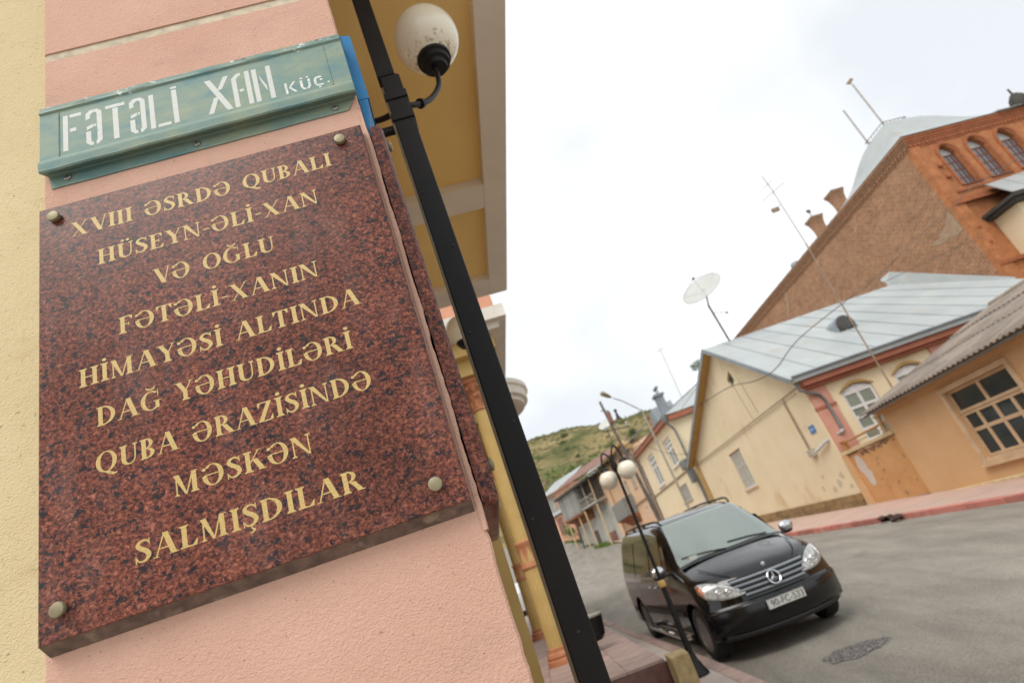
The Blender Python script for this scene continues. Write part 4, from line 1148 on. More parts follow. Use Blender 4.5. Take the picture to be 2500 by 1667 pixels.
def fpatch(nm, m, outline, d=.012, parent=None, n=6, thick=.02, smooth=True, label=None):
    """outline: list of rows of (y,z); lofted on the nose surface"""
    b = MB()
    rows = [[front(y, z, d) for y, z in r] for r in outline]
    b.grid(rows)
    o = b.build(nm, m, parent or van, smooth=smooth, fix=False, label=label)
    if thick:
        md = o.modifiers.new('thick', 'SOLIDIFY'); md.thickness = thick; md.offset = 0
    return o
# windscreen
rows = []
for k in range(11):
    t = k / 10; z = 1.215 + (1.775 - 1.215) * t
    wy = (.80 - .185 * t)
    r = []
    for j in range(17):
        y = -wy + 2 * wy * j / 16
        r.append((y, z - .022 * (abs(y) / .9) ** 2 - 0.03 * (1 - t) * (abs(y) / .8) ** 4))
    rows.append(r)
ws = MB(); ws.grid([[front(y, z, .010) + Vector((0, 0, .006)) for y, z in r] for r in rows])
o = ws.build('windscreen', 'windscreen', van, smooth=True, fix=False)
b = MB(); b.box(-.62, -.40, -.615, .615, .96, 1.17); b.build('dashboard', 'darkwood', van, bevel=.03)
for s_ in (-.34, .34):
    b = MB(); b.box(-1.50, -1.36, s_ - .24, s_ + .24, .96, 1.46); st_ = b.build('seat', 'seat', van, bevel=.05)
    MB().box(-1.49, -1.40, s_ - .13, s_ + .13, 1.50, 1.68).build('headrest', 'seat', st_, bevel=.04)
for s_ in (-.40, 0, .40): MB().box(-2.25, -2.12, s_ - .18, s_ + .18, 1.0, 1.52).build('rear_seat', 'seat', van, bevel=.05)
b = MB(); b.tube([Vector((-.78 - .07 * sin(a), .34 + .19 * cos(a), 1.20 + .17 * sin(a))) for a in [2 * pi * k / 20 for k in range(21)]], .016, 6); b.build('steering_wheel', 'tyre', van, smooth=True)
MB().box(-.86, -.84, -.12, .12, 1.60, 1.68).build('rear_view_mirror', 'tyre', van, bevel=.008)
MB().box(-.30, -.22, -.62, -.50, 1.22, 1.27).build('sticker', 'plate', van)
# black cowl strip and wipers
b = MB(); b.grid([[front(y, z - .04 * (abs(y) / .8) ** 4, .014) + Vector((0, 0, .006)) for y in [-.80 + 1.6 * j / 16 for j in range(17)]] for z in (1.185, 1.222)])
b.build('cowl', 'carplastic', van, fix=False)
for (ya, yb, dz) in ((.60, -.02, .06), (-.10, -.70, .05)):
    b = MB(); b.tube([front(ya, 1.215, .03) + Vector((0, 0, .01)), front((ya + yb) / 2, 1.235 + dz * .4, .035) + Vector((0, 0, .01)), front(yb, 1.22 + dz, .03) + Vector((0, 0, .01))], .010, 6)
    b.build('wiper', 'carplastic', van)
# side windows
def spatch(nm, m, pts_rows, s_, d=.006, thick=.0, parent=None):
    b = MB(); b.grid([[Vector((x, s_ * side(x, z, d), z)) for x, z in r] for r in pts_rows])
    o = b.build(nm, m, parent or van, smooth=True, fix=False)
    if thick:
        md = o.modifiers.new('thick', 'SOLIDIFY'); md.thickness = thick; md.offset = 0
    return o
for s_ in (1, -1):
    # front quarter triangle, door glass, two rear panes
    segs = [(-.50, -.74, -.74, -.90), (-.78, -1.60, -1.02, -1.60), (-1.68, -2.72, -1.68, -2.72), (-2.80, -3.78, -2.80, -3.70)]
    for i, (b0, b1, t0, t1) in enumerate(segs):
        zt = 1.66 if i else 1.50
        zt0 = [1.44, 1.66, 1.66, 1.66][i]
        R_ = []
        for k in range(7):
            t = k / 6; z = 1.10 + (zt - 1.10) * t
            R_.append([((b0 + (t0 - b0) * t) + ((b1 + (t1 - b1) * t) - (b0 + (t0 - b0) * t)) * j / 8, z) for j in range(9)])
        spatch('side_window', 'carglass', R_, s_)
    # belt line, door gaps and handles
    spatch('belt_trim', 'chrome', [[(-.55 - 3.3 * j / 30, z) for j in range(31)] for z in (1.068, 1.082)], s_, .010)
    for xd in (-.62, -1.64, -2.76):
        spatch('door_gap', 'tyre', [[(xd + q, .36 + 1.3 * j / 24 if xd < -1 else .36 + .68 * j / 24) for j in range(25)] for q in (-.005, .005)], s_, .0025)
    for xd in (-1.50, -1.86):
        b = MB(); b.tube([(xd - .08, s_ * side(xd, .93, .012), .93), (xd - .05, s_ * side(xd, .93, .035), .935), (xd + .05, s_ * side(xd, .93, .035), .935), (xd + .08, s_ * side(xd, .93, .012), .93)], .013, 8)
        b.build('door_handle', 'chrome', van, smooth=40)
    spatch('rub_strip', 'carplastic', [[(-.45 - 2.3 * j / 24, z) for j in range(25)] for z in (.53, .60)], s_, .012)
    # step bar
    b = MB(); b.tube([(-.50, s_ * .93, .27), (-.58, s_ * 1.0, .265), (-2.60, s_ * 1.0, .265), (-2.68, s_ * .93, .27)], .038, 12); b.build('step_bar', 'chrome', van, smooth=40)
    for xx in (-.9, -1.6, -2.3):
        MB().box(xx - .16, xx + .16, *sorted((s_ * .97, s_ * 1.045)), .303, .309).build('step_pad', 'carplastic', van)
    # roof rail
    b = MB(); P = [(-1.02, s_ * .60, 1.79), (-1.10, s_ * .62, 1.845), (-1.25, s_ * .63, 1.872), (-2.4, s_ * .64, 1.895), (-3.4, s_ * .64, 1.872), (-3.55, s_ * .63, 1.845), (-3.62, s_ * .62, 1.81)]
    b.tube(P, .017, 10); b.build('roof_rail', 'carplastic', van, smooth=40)
    for xx in (-1.95, -2.75): MB().box(xx - .05, xx + .05, *sorted((s_ * .625, s_ * .655)), 1.80, 1.888).build('rail_foot', 'carplastic', van)
    # mirror
    b = MB(); b.ball((0, 0, 0), .115, 16, 12, (.55, 1.0, .70))
    for i, v in enumerate(b.v): b.v[i] = Vector((v.x - (.04 if v.x < 0 else 0) * 0, v.y, v.z)) + Vector((-.50, s_ * 1.06, 1.20))
    mr = b.build('mirror', 'chrome', van, smooth=True)
    MB().box(-.545, -.48, *sorted((s_ * .86, s_ * 1.0)), 1.115, 1.15).build('mirror_stem', 'carplastic', mr, bevel=.01)
    b = MB(); b.ball((-.52, s_ * 1.055, 1.135), .10, 12, 8, (.7, 1.0, .42)); b.build('mirror_foot', 'carplastic', mr, smooth=True)
    # headlamp: leaf outline on the nose
    up = [(.40, .735), (.47, .80), (.56, .865), (.66, .915), (.76, .945), (.84, .955), (.885, .94)]
    lo = [(.40, .725), (.47, .712), (.56, .708), (.66, .715), (.76, .735), (.84, .77), (.885, .85)]
    R_ = []
    for k in range(7):
        t = k / 6; R_.append([(s_ * (u_[0]), u_[1] + (l_[1] - u_[1]) * t) for u_, l_ in zip(up, lo)])
    hl = fpatch('headlight', 'lampglass', R_, .020, thick=.02)
    for (yy, zz, rr) in ((.575, .785, .052), (.685, .80, .052)):
        c_ = front(s_ * yy, zz, .032); bq = MB(); bq.lathe([(rr, .004), (rr * .86, .012), (rr * .80, .0), (rr * .45, -.002), (rr * .35, .008), (.001, .012)], c_, 18, 'x'); bq.build('reflector', 'reflector', hl, smooth=35)
    R_ = []
    for k in range(4):
        t = k / 3; R_.append([(s_ * (u_[0]), u_[1] - .012 + (l_[1] + .024 - u_[1]) * t) for u_, l_ in list(zip(up, lo))[5:]])
    fpatch('indicator', 'amber' if s_ < 0 else 'reflector', R_, .032, hl, thick=.006)
    # bumper side vent and front wheel lip line
    R_ = [[(s_ * y, z) for y in (.40, .52, .64, .76)] for z in (.33, .40)]
    b = MB(); b.grid([[Vector((.80 - bow(y) + .006, y, z)) for y, z in r] for r in R_]); b.build('lower_vent', 'tyre', van, fix=False)
for s_ in (1, -1):
    b = MB(); b.tube([Vector((.80 - bow(y) + .012, y, .615 - .05 * (abs(y) - .3))) for y in [s_ * (.34 + .055 * k) for k in range(11)]], .016, 8); b.build('bumper_strip', 'carplastic', van, smooth=True)
# bumper bulge
b = MB(); rows = []
for z, d in ((.27, -.05), (.31, .0), (.36, .032), (.46, .050), (.56, .048), (.61, .03), (.645, -.01)):
    rows.append([Vector((.795 - bow(y) + d * (1 - (abs(y) / .93) ** 6), y * (1 + .012 * (d > 0)), z - .03 * (abs(y) / .93) ** 4 * (z > .5) + .03 * (abs(y) / .93) ** 4 * (z < .32))) for y in [-.925 + 1.85 * k / 36 for k in range(37)]])
b.grid(rows); b.build('bumper', 'carbumper', van, smooth=True, fix=False)
b = MB(); rows = []
for z, d in ((.235, -.07), (.27, .0), (.30, -.012)):
    rows.append([Vector((.80 - bow(y) + d, y, z)) for y in [-.80 + 1.6 * k / 20 for k in range(21)]])
b.grid(rows); b.build('lower_lip', 'carplastic', van, smooth=True, fix=False)
# grille
gr = fpatch('grille', 'tyre', [[(y, z) for y in [-w_ + 2 * w_ * k / 12 for k in range(13)]] for z, w_ in ((.675, .40), (.74, .46), (.82, .50), (.90, .52))], .012, thick=.012)
for z, w_ in ((.70, .42), (.757, .47), (.814, .50), (.871, .52)):
    b = MB(); ys_v = [-w_ + 2 * w_ * k / 20 for k in range(21)]
    prof = [(-.004, -.016), (.018, -.012), (.024, .004), (.010, .016), (-.004, .017)]
    b.grid([[front(y, z, .018) + Vector((dx, 0, dz)) for dx, dz in prof] for y in ys_v if abs(y) > .085 or True])
    b.build('grille_slat', 'slat', gr, smooth=40, fix=False)
# star in a ring
st = MB(); cx = front(0, .79, .055)
n = 28; rr = .078
ring = []
for k in range(n + 1):
    a = 2 * pi * k / n; ring.append(cx + Vector((-.035 * sin(a) * .9, rr * cos(a), rr * sin(a))))
st.tube(ring, .012, 8, cap=False)
for k in range(3):
    a = pi / 2 + 2 * pi * k / 3
    d = Vector((-.035 * sin(a) * .9, cos(a), sin(a))); t_ = Vector((0, -sin(a), cos(a)))
    st.hull8([cx + t_ * .02 - d * .0 + Vector((-.006, 0, 0)), cx - t_ * .02 + Vector((-.006, 0, 0)), cx - t_ * .003 + d * rr + Vector((-.006, 0, 0)), cx + t_ * .003 + d * rr + Vector((-.006, 0, 0))],
             [cx + t_ * .006 + Vector((.010, 0, 0)), cx - t_ * .006 + Vector((.010, 0, 0)), cx - t_ * .002 + d * rr + Vector((.004, 0, 0)), cx + t_ * .002 + d * rr + Vector((.004, 0, 0))])
st.build('star_emblem', 'chrome', gr, smooth=40)
b = MB(); b.lathe([(.078, -.004), (.078, .0), (.001, .0)], cx + Vector((-.022, 0, 0)), 24, 'x'); b.build('emblem_back', 'tyre', gr)
b = MB(); b.lathe([(.026, 0), (.026, .006), (.012, .010), (.001, .010)], front(0, .945, .002) + Vector((0, 0, .01)), 20, 'x'); b.build('hood_badge', 'chrome', van, smooth=40)
# hood shut lines
for s_ in (1, -1):
    b = MB(); P = [front(s_ * y, z, .004) + Vector((0, 0, .004)) for y, z in ((.46, .935), (.54, .985), (.60, 1.03), (.65, 1.07), (.68, 1.10))]
    b.tube(P, .006, 5); b.build('hood_gap', 'tyre', van, smooth=True)
# number plate
b = MB(); b.box(.858, .868, -.26, .26, .475, .590); plt = b.build('number_plate', 'plate', van, bevel=.004)
b = MB()
for (y0, y1, z0, z1) in ((-.26, .26, .475, .480), (-.26, .26, .585, .590), (-.26, -.255, .475, .59), (.255, .26, .475, .59)): b.box(.8682, .8695, y0, y1, z0, z1)
b.build('plate_border', 'plateink', plt)
fc = bpy.data.curves.new('plate_text', 'FONT'); fc.body = '90-FC-533'; fc.size = .105; fc.align_x = 'CENTER'; fc.extrude = .0005
fo = bpy.data.objects.new('plate_text', fc); COL.objects.link(fo)
bpy.context.view_layer.update()
me = bpy.data.meshes.new_from_object(fo.evaluated_get(bpy.context.evaluated_depsgraph_get())); bpy.data.objects.remove(fo)
me.materials.clear(); me.materials.append(M['plateink'])
to = bpy.data.objects.new('plate_text', me); COL.objects.link(to); to.parent = plt
to.matrix_local = Matrix(((0, 0, 1, .8700), (1, 0, 0, 0.015), (0, 1, 0, .497), (0, 0, 0, 1)))
# wheels
def wheel(x, s_):
    b = MB(); R = .335
    prof = [(.20, -.10), (.30, -.105), (.325, -.09), (R, -.06), (R, .06), (.325, .09), (.30, .105), (.222, .10), (.215, .085), (.215, -.08)]
    b.lathe([(r, s_ * h) for r, h in prof], (x, s_ * .80, .335), 40, 'y')
    wh = b.build('wheel', 'tyre', van, smooth=35)
    b = MB(); b.lathe([(.224, s_ * .092), (.216, s_ * .096), (.205, s_ * .06), (.10, s_ * .045), (.001, s_ * .05)], (x, s_ * .80, .335), 32, 'y'); rm = b.build('rim', 'tyre', wh, smooth=35)
    b = MB()
    for k in range(10):
        a = 2 * pi * k / 10 + .1; d = Vector((cos(a), 0, sin(a))); t_ = Vector((-sin(a), 0, cos(a))); c_ = Vector((x, s_ * .80, .335)); o_ = Vector((0, s_, 0))
        b.hull8([c_ + d * .03 + t_ * .018 + o_ * .05, c_ + d * .03 - t_ * .018 + o_ * .05, c_ + d * .21 - t_ * .024 + o_ * .06, c_ + d * .21 + t_ * .024 + o_ * .06],
                [c_ + d * .03 + t_ * .015 + o_ * .085, c_ + d * .03 - t_ * .015 + o_ * .085, c_ + d * .21 - t_ * .016 + o_ * .092, c_ + d * .21 + t_ * .016 + o_ * .092])
    b.lathe([(.225, s_ * .093), (.225, s_ * .099), (.208, s_ * .099), (.208, s_ * .090)], (x, s_ * .80, .335), 32, 'y')
    b.lathe([(.04, s_ * .05), (.038, s_ * .095), (.001, s_ * .098)], (x, s_ * .80, .335), 16, 'y')
    b.build('spokes', 'rim', wh, smooth=30)
for xw in (0, -3.2):
    for s_ in (1, -1): wheel(xw, s_)
b = MB(); b.box(-3.9, .45, -.60, .60, .20, .28); b.build('underbody', 'tyre', van)
# ------------------------------------------------------------------ window builder
def TG(p): return p
def window(parent, T, a0, a1, z0, z1, m, gm, cols, rows, fw=.06, mw=.04, d=-.10, arch=0.0, sill=None, name='window', label=None):
    """cols/rows: fractions of bar centres; T maps (along, out, up). Frame is a part, panes are its sub-parts."""
    b = MB(T)
    b.box(a0, a1, d, d + .06, z0, z0 + fw); b.box(a0, a1, d, d + .06, z1 - fw, z1)
    b.box(a0, a0 + fw, d + .001, d + .059, z0 + fw, z1 - fw); b.box(a1 - fw, a1, d + .001, d + .059, z0 + fw, z1 - fw)
    ca = [a0 + fw] + [a0 + (a1 - a0) * c for c in cols] + [a1 - fw]
    rz_ = [z0 + fw] + [z0 + (z1 - z0) * r for r in rows] + [z1 - fw]
    for c in ca[1:-1]: b.box(c - mw / 2, c + mw / 2, d + .002, d + .056, z0 + fw, z1 - fw)
    for r in rz_[1:-1]: b.box(a0 + fw, a1 - fw, d + .003, d + .053, r - mw / 2, r + mw / 2)
    if arch:
        n = 12; top_ = [(a0 + (a1 - a0) * k / n, z1 + arch * sin(pi * k / n)) for k in range(n + 1)]
        if arch < .45 * (a1 - a0):
            b.prism([(x, d + .0005, z - (.0 if 0 < i < n else 0)) for i, (x, z) in enumerate(top_)], (0, .055, 0))
        else:
            inn = [(a0 + fw + (a1 - a0 - 2 * fw) * k / n, z1 + (arch - fw) * sin(pi * k / n)) for k in range(n + 1)]
            for i in range(n): b.hull8([(top_[i][0], d, top_[i][1]), (top_[i + 1][0], d, top_[i + 1][1]), (inn[i + 1][0], d, inn[i + 1][1]), (inn[i][0], d, inn[i][1])], [(top_[i][0], d + .055, top_[i][1]), (top_[i + 1][0], d + .055, top_[i + 1][1]), (inn[i + 1][0], d + .055, inn[i + 1][1]), (inn[i][0], d + .055, inn[i][1])])
    if sill: b.box(a0 - .08, a1 + .08, d + .02, sill, z0 - .07, z0 - .002)
    f = b.build(name, m, parent, label=label)
    for i in range(len(ca) - 1):
        for j in range(len(rz_) - 1):
            x0_ = ca[i] + (mw / 2 if i else 0); x1_ = ca[i + 1] - (mw / 2 if i < len(ca) - 2 else 0)
            y0_ = rz_[j] + (mw / 2 if j else 0); y1_ = rz_[j + 1] - (mw / 2 if j < len(rz_) - 2 else 0)
            MB(T).box(x0_ - .005, x1_ + .005, d + .018, d + .026, y0_ - .005, y1_ + .005).build('pane', gm, f)
    if arch and arch >= .45 * (a1 - a0):
        MB(T).prism([(a0 + fw / 2 + (a1 - a0 - fw) * k / 12, d + .018, z1 + (arch - fw / 2) * sin(pi * k / 12)) for k in range(13)], (0, .008, 0)).build('pane', 'glass_grey' if gm != 'glass_dark' else gm, f)
    return f
def hole(mb, a0, a1, z0, z1, arch=0, depth=.16, out=.3):
    if arch:
        mb.prism([(a0, -depth, z0), (a1, -depth, z0)] + [(a1 - (a1 - a0) * k / 12, -depth, z1 + arch * sin(pi * k / 12)) for k in range(13)], (0, depth + out, 0))
    else: mb.box(a0, a1, -depth, out, z0, z1)
def roof_panels(parent, p00, p10, p11, p01, n, m='roof', th=.03, rib=.035, name='roof_panel'):
    """strips from p00-p01 (eave to ridge) side by side towards p10-p11, each with a raised seam"""
    P = [Vector(p) for p in (p00, p10, p11, p01)]
    nrm = (P[1] - P[0]).cross(P[3] - P[0]).normalized()
    if nrm.z < 0: nrm = -nrm
    for i in range(n):
        a, c = i / n, (i + 1) / n
        q = [P[0].lerp(P[1], a), P[0].lerp(P[1], c), P[3].lerp(P[2], c), P[3].lerp(P[2], a)]
        b = MB(); b.hull8([v - nrm * th for v in q], q)
        e = (q[1] - q[0]).normalized() * .03
        b.hull8([q[0], q[0] + e, q[3] + e, q[3]], [q[0] + nrm * rib, q[0] + e + nrm * rib, q[3] + e + nrm * rib, q[3] + nrm * rib])
        b.build(name, m, parent)

RG = radians(94)
def gthing(nm, label, cat, s, group=None, z=0.0):
    a = radians(-4); p = (9.2 + s * sin(a), 21.1 + s * cos(a), z)
    return thing(nm, label, cat, p, RG, group)
# =========================== gabled cream house ===========================
gh = gthing('gabled_house', 'cream gabled house with pale sheet metal roof and pink corner pilaster', 'house', 0)
# local: x along the gable wall away from the camera, y towards the street, z up
GW = 16.2; AP = (5.66, 8.92)
b = MB(); b.prism([(0, 0, .1), (GW, 0, .1), (GW, 0, 5.45), (AP[0], 0, AP[1]), (0, 0, 5.16)], (0, -9.3, 0))
b.box(0.001, 4, -12, -9.301, .1, 5.1)
wall = b.build('wall', 'cream', gh)
TLw = lambda p: Vector((-p.y, -p.x, p.z))         # long wall facing the camera: along -> -y, out -> -x
c = MB()
hole(c, 8.32, 9.95, 2.66, 4.50, 0, .22)
cv = [(5.12, 7.58), (5.78, 7.26), (5.60, 6.80), (4.98, 7.06)]
c.prism([(x, -.2, z) for x, z in cv], (0, .5, 0))
c2 = MB(TLw); 
for (a0, a1) in ((1.16, 2.37), (3.22, 4.42), (6.55, 7.75)): hole(c2, a0, a1, 2.40, 4.25, .20, .18)
c.v = [Vector(v) for v in c.v]
o_ = len(c.v); c.v += c2.v; c.f += [[i + o_ for i in f] for f in c2.f]
cut(wall, c)
window(gh, TG, 8.36, 9.91, 2.70, 4.46, 'winwhite', 'curtain', [.33, .66], [.62], .09, .08, -.10, 0, .05, label='old grey shuttered window in the gable wall')
b = MB(); [b.tube([(8.42 + .118 * k, .01, 2.72), (8.42 + .118 * k, .01, 4.44)], .010, 5) for k in range(13)]; b.build('window_grille', 'winold', gh)
MB().box(8.20, 10.05, .002, .07, 2.58, 2.655).build('window_sill', 'trim', gh); MB().box(8.24, 10.0, .002, .04, 4.51, 4.56).build('window_lintel', 'trim', gh)
MB().prism([(x, -.12, z) for x, z in cv], (0, .02, 0)).build('vent_window', 'glass_dark', gh)
for i, (a0, a1) in enumerate(((1.16, 2.37), (3.22, 4.42), (6.55, 7.75))):
    w_ = window(gh, TLw, a0 + .01, a1 - .01, 2.42, 4.22, 'winwhite', 'glass_green', [.5], [.24, .48, .68], .10, .10, -.12, .19, .06)
    b = MB(TLw); n = 14
    for k in range(n):
        f = lambda q, r: (a0 - .06 + (a1 - a0 + .12) * q / n, 0, 4.25 + (.20 + r) * sin(pi * q / n) + r * .3)
        b.hull8([f(k, .0), f(k + 1, .0), f(k + 1, .08), f(k, .08)], [Vector(f(k, .0)) + Vector((0, .05, 0)), Vector(f(k + 1, .0)) + Vector((0, .05, 0)), Vector(f(k + 1, .08)) + Vector((0, .05, 0)), Vector(f(k, .08)) + Vector((0, .05, 0))])
    b.build('window_hood', 'ochre', gh)
    b = MB(TLw)
    for k in range(9): b.box(a0 + .16 + .105 * k, a0 + .18 + .105 * k, -.085, -.075, 3.72, 4.14)
    b.build('window_bars', 'curtain', w_)
rnd = random.Random(31)
for cx_, cz_, r_ in ((1.0, 1.5, .16), (1.5, 1.35, .12), (.6, 1.72, .13), (2.3, 1.5, .10), (.35, 1.3, .10), (1.9, 1.9, .08)):
    MB().poly([(cx_ + r_ * 1.3 * cos(a) * rnd.uniform(.6, 1.25), .004, cz_ + r_ * sin(a) * rnd.uniform(.6, 1.2)) for a in [2 * pi * q / 13 for q in range(13)]]).build('peeled_patch', 'peel', gh, fix=False)
# plinth of separate stones along the gable wall
for k in range(20):
    x0_ = .02 + k * .80
    for r_ in range(2):
        j_ = random.uniform(0, .012)
        xo = (.0 if r_ == 0 else -.4) + x0_
        zb_ = gz(21.1 + x0_) + .12
        z0_ = .46 + .12 - .05 + (.24 * r_); z1_ = z0_ + .236; g1, g2 = .036 * xo, .036 * (xo + .785)
        if xo < 0: xo = 0.0; g1 = 0; g2 = .036 * .385
        xe_ = xo + (.785 if not (r_ == 1 and k == 0) else .385); g2 = .036 * xe_
        b = MB(); b.hull8([(xo, .002, z0_ + g1), (xe_, .002, z0_ + g2), (xe_, .002, z1_ + g2), (xo, .002, z1_ + g1)], [(xo, .075 + j_, z0_ + g1), (xe_, .075 + j_, z0_ + g2), (xe_, .075 + j_, z1_ + g2), (xo, .075 + j_, z1_ + g1)])
        b.build('plinth_stone', 'plinth', gh, bevel=.008)
# roof slopes and their overhangs
ez = 5.20; rz0 = 9.05; yv = .42
roof_panels(gh, (-.42, yv, ez - .02), (-.42, -11.6, ez - .02), (AP[0], -9.55, rz0), (AP[0], yv, rz0), 10)
roof_panels(gh, (GW + .45, yv, 5.36), (GW + .45, -11.6, 5.36), (AP[0], -9.55, rz0), (AP[0], yv, rz0), 12)
b = MB()  # verge boards and soffits
for (x1_, z1_) in ((-.42, ez - .02), (GW + .45, 5.36)):
    b.hull8([(x1_, yv + .02, z1_ - .17), (AP[0], yv + .02, rz0 - .17), (AP[0], yv + .02, rz0 + .03), (x1_, yv + .02, z1_ + .03)], [(x1_, yv + .05, z1_ - .17), (AP[0], yv + .05, rz0 - .17), (AP[0], yv + .05, rz0 + .03), (x1_, yv + .05, z1_ + .03)])
b.build('verge_board', 'roofdark', gh)
b = MB()
for (x1_, z1_) in ((-.42, ez - .08), (GW + .45, 5.30)):
    b.hull8([(x1_, .003, z1_ - .06), (AP[0], .003, rz0 - .13), (AP[0], .003, rz0 - .06), (x1_, .003, z1_ - .01)], [(x1_, yv, z1_ - .06), (AP[0], yv, rz0 - .13), (AP[0], yv, rz0 - .06), (x1_, yv, z1_ - .01)])
b.build('soffit', 'ochre', gh)
b = MB(); b.hull8([(GW - .55, .003, .2), (GW, .003, .2), (GW, .003, 5.35), (GW - .55, .003, 5.55)], [(GW - .55, .10, .2), (GW, .10, .2), (GW, .10, 5.35), (GW - .55, .10, 5.55)]); b.build('corner_pier', 'ochre', gh)
# long wall eaves: white fascia, gutter lip, red-brown cornice, pilasters
MB(TLw).box(-.35, 11.6, .40, .46, 5.08, 5.24).build('fascia', 'roof', gh)
b = MB(TLw); b.tube([(-.4, .52, 5.27), (11.6, .52, 5.27)], .045, 8); b.build('gutter', 'roofdark', gh)
MB(TLw).box(-.05, 11.5, .003, .36, 4.86, 5.075).build('cornice', 'redbrown', gh)
MB(TLw).box(-.03, 11.5, .003, .20, 4.74, 4.858).build('cornice', 'redbrown', gh)
MB(TLw).box(.05, .78, .003, .07, .2, 4.738).build('pilaster', 'pilaster', gh)
MB(TLw).box(4.90, 5.48, .003, .07, .2, 4.738).build('pilaster', 'pilaster', gh)
MB(TLw).box(.02, .81, .0035, .10, 3.95, 4.05).build('pilaster_band', 'redbrown', gh)
# roof dormer vent with slats
dv = (2.2, -4.15)
zd = ez + (rz0 - ez) * (dv[0] + .42) / (AP[0] + .42)
vt = MB(); n = 10
vt.prism([(dv[0] - .02, dv[1] - .42, zd - .1)] + [(dv[0] - .02, dv[1] - .42 * cos(pi * k / n), zd + .25 + .42 * sin(pi * k / n)) for k in range(n + 1)] + [(dv[0] - .02, dv[1] + .42, zd - .1)], (1.0, 0, 0))
vo = vt.build('dormer_vent', 'roofdark', gh)
MB().prism([(dv[0] - .024, dv[1] - .37, zd)] + [(dv[0] - .024, dv[1] - .37 * cos(pi * k / n), zd + .25 + .37 * sin(pi * k / n)) for k in range(n + 1)] + [(dv[0] - .024, dv[1] + .37, zd)], (-.006, 0, 0)).build('vent_opening', 'darkwood', vo)
b = MB()
for k in range(7):
    a = pi * (k + .5) / 7
    b.hull8([(dv[0] - .035, dv[1] - .05 * cos(a), zd + .02), (dv[0] - .03, dv[1] - .04 * cos(a), zd + .02), (dv[0] - .03, dv[1] - .38 * cos(a - .05), zd + .24 + .38 * sin(a - .05)), (dv[0] - .035, dv[1] - .38 * cos(a + .05), zd + .24 + .38 * sin(a + .05))],
            [(dv[0] - .06, dv[1] - .05 * cos(a), zd + .02), (dv[0] - .06, dv[1] - .04 * cos(a), zd + .02), (dv[0] - .06, dv[1] - .38 * cos(a - .05), zd + .24 + .38 * sin(a - .05)), (dv[0] - .06, dv[1] - .38 * cos(a + .05), zd + .24 + .38 * sin(a + .05))])
b.build('vent_slats', 'gutter', vo)
# raised metal roof section behind the right end
b = MB(); b.hull8([(5.7, -9.3, 9.0), (5.7, -9.55, 9.0), (5.9, -15.5, 6.6), (5.9, -15.3, 6.2)], [(5.75, -9.9, 9.75), (6.6, -9.9, 9.75), (6.8, -15.4, 7.5), (5.95, -15.4, 7.5)])
b.build('raised_roof', 'roof', gh)
# drainpipe, conduits, meter box, plate
b = MB(); b.lathe([(.05, -.25), (.13, -.05), (.13, .05), (.12, .06)], (-.30, .26, 5.20), 12); b.build('rain_hopper', 'gutter', gh)
b = MB(); b.tube([(-.30, .26, 5.0), (-.30, .26, 4.75), (-.12, -.40, 4.45), (-.12, -.48, 4.2), (-.12, -.48, 3.10)], .055, 8); b.build('drainpipe', 'gutter', gh, smooth=40)
b = MB(); b.tube([(-.12, -.48, 3.09), (-.14, -.40, 3.02), (.25, .10, 2.90), (1.15, .14, 2.74)], .055, 8); b.build('drainpipe', 'zinc', gh, smooth=40)
b = MB()
for q in (0, .10): b.tube([(1.65 + q, .04, 5.0 - q), (1.65 + q, .04, 2.95)], .018, 6)
b.tube([(.2, .04, 5.0), (15.6, .05, 5.22)], .016, 6); b.tube([(.5, .04, 4.86), (15.6, .05, 5.10)], .010, 5)
b.build('conduit', 'mastpaint', gh)
MB().box(1.40, 1.80, .003, .14, 2.66, 2.92).build('meter_box', 'winold', gh)
b = MB(); b.tube([(5.35, .02, 6.9), (5.1, .02, 5.1)], .009, 5); b.tube([(4.5, .02, 6.9), (4.3, .02, 5.2)], .009, 5); b.build('cable_run', 'mastpaint', gh)
hn = gthing('house_number_plate', 'small blue enamel plate fixed high on the cream gable wall', 'plate', .82)
MB().box(-.22, .20, .003, .03, 3.36, 3.64).build('plate', 'bluebox', hn, bevel=.01)
b = MB(); 
for k, x_ in enumerate((-.13, -.05, .03, .10)): b.box(x_, x_ + .03, .0305, .0315, 3.46, 3.54)
b.build('worn_digits', 'winwhite', hn)

# =========================== orange yard wall and orange house ===========================
yw_ = gthing('yard_wall', 'stained orange yard wall with bare plaster patch between the gabled house and orange house', 'wall', -.22)
W_ = -3.15
MB().box(W_, -.30, -.30, .02, -.1, 2.20).build('wall', 'orange_wall', yw_)
MB().box(-.30, .0, -.36, .10, -.1, 2.24).build('pier', 'orange', yw_)
MB().box(W_, -.03, -.36, .10, 2.243, 2.36).build('coping', 'cap', yw_, bevel=.02)
MB().box(W_ - .02, -.25, .022, .06, .30, .50).build('footing', 'cement', yw_)
b = MB(); pts = []
rnd = random.Random(2)
for k in range(26):
    t = k / 26 * 2 * pi; pts.append((-.72 + (.26 + .05 * sin(3 * t)) * cos(t) * (1.1 if sin(t) < 0 else .9) - .12 * (sin(t) < -.2), .0235, 1.62 + .52 * sin(t) + rnd.uniform(-.03, .03)))
b.poly(pts); b.build('bare_patch', 'patch_white', yw_, fix=False)
b = MB(); rnd = random.Random(8)
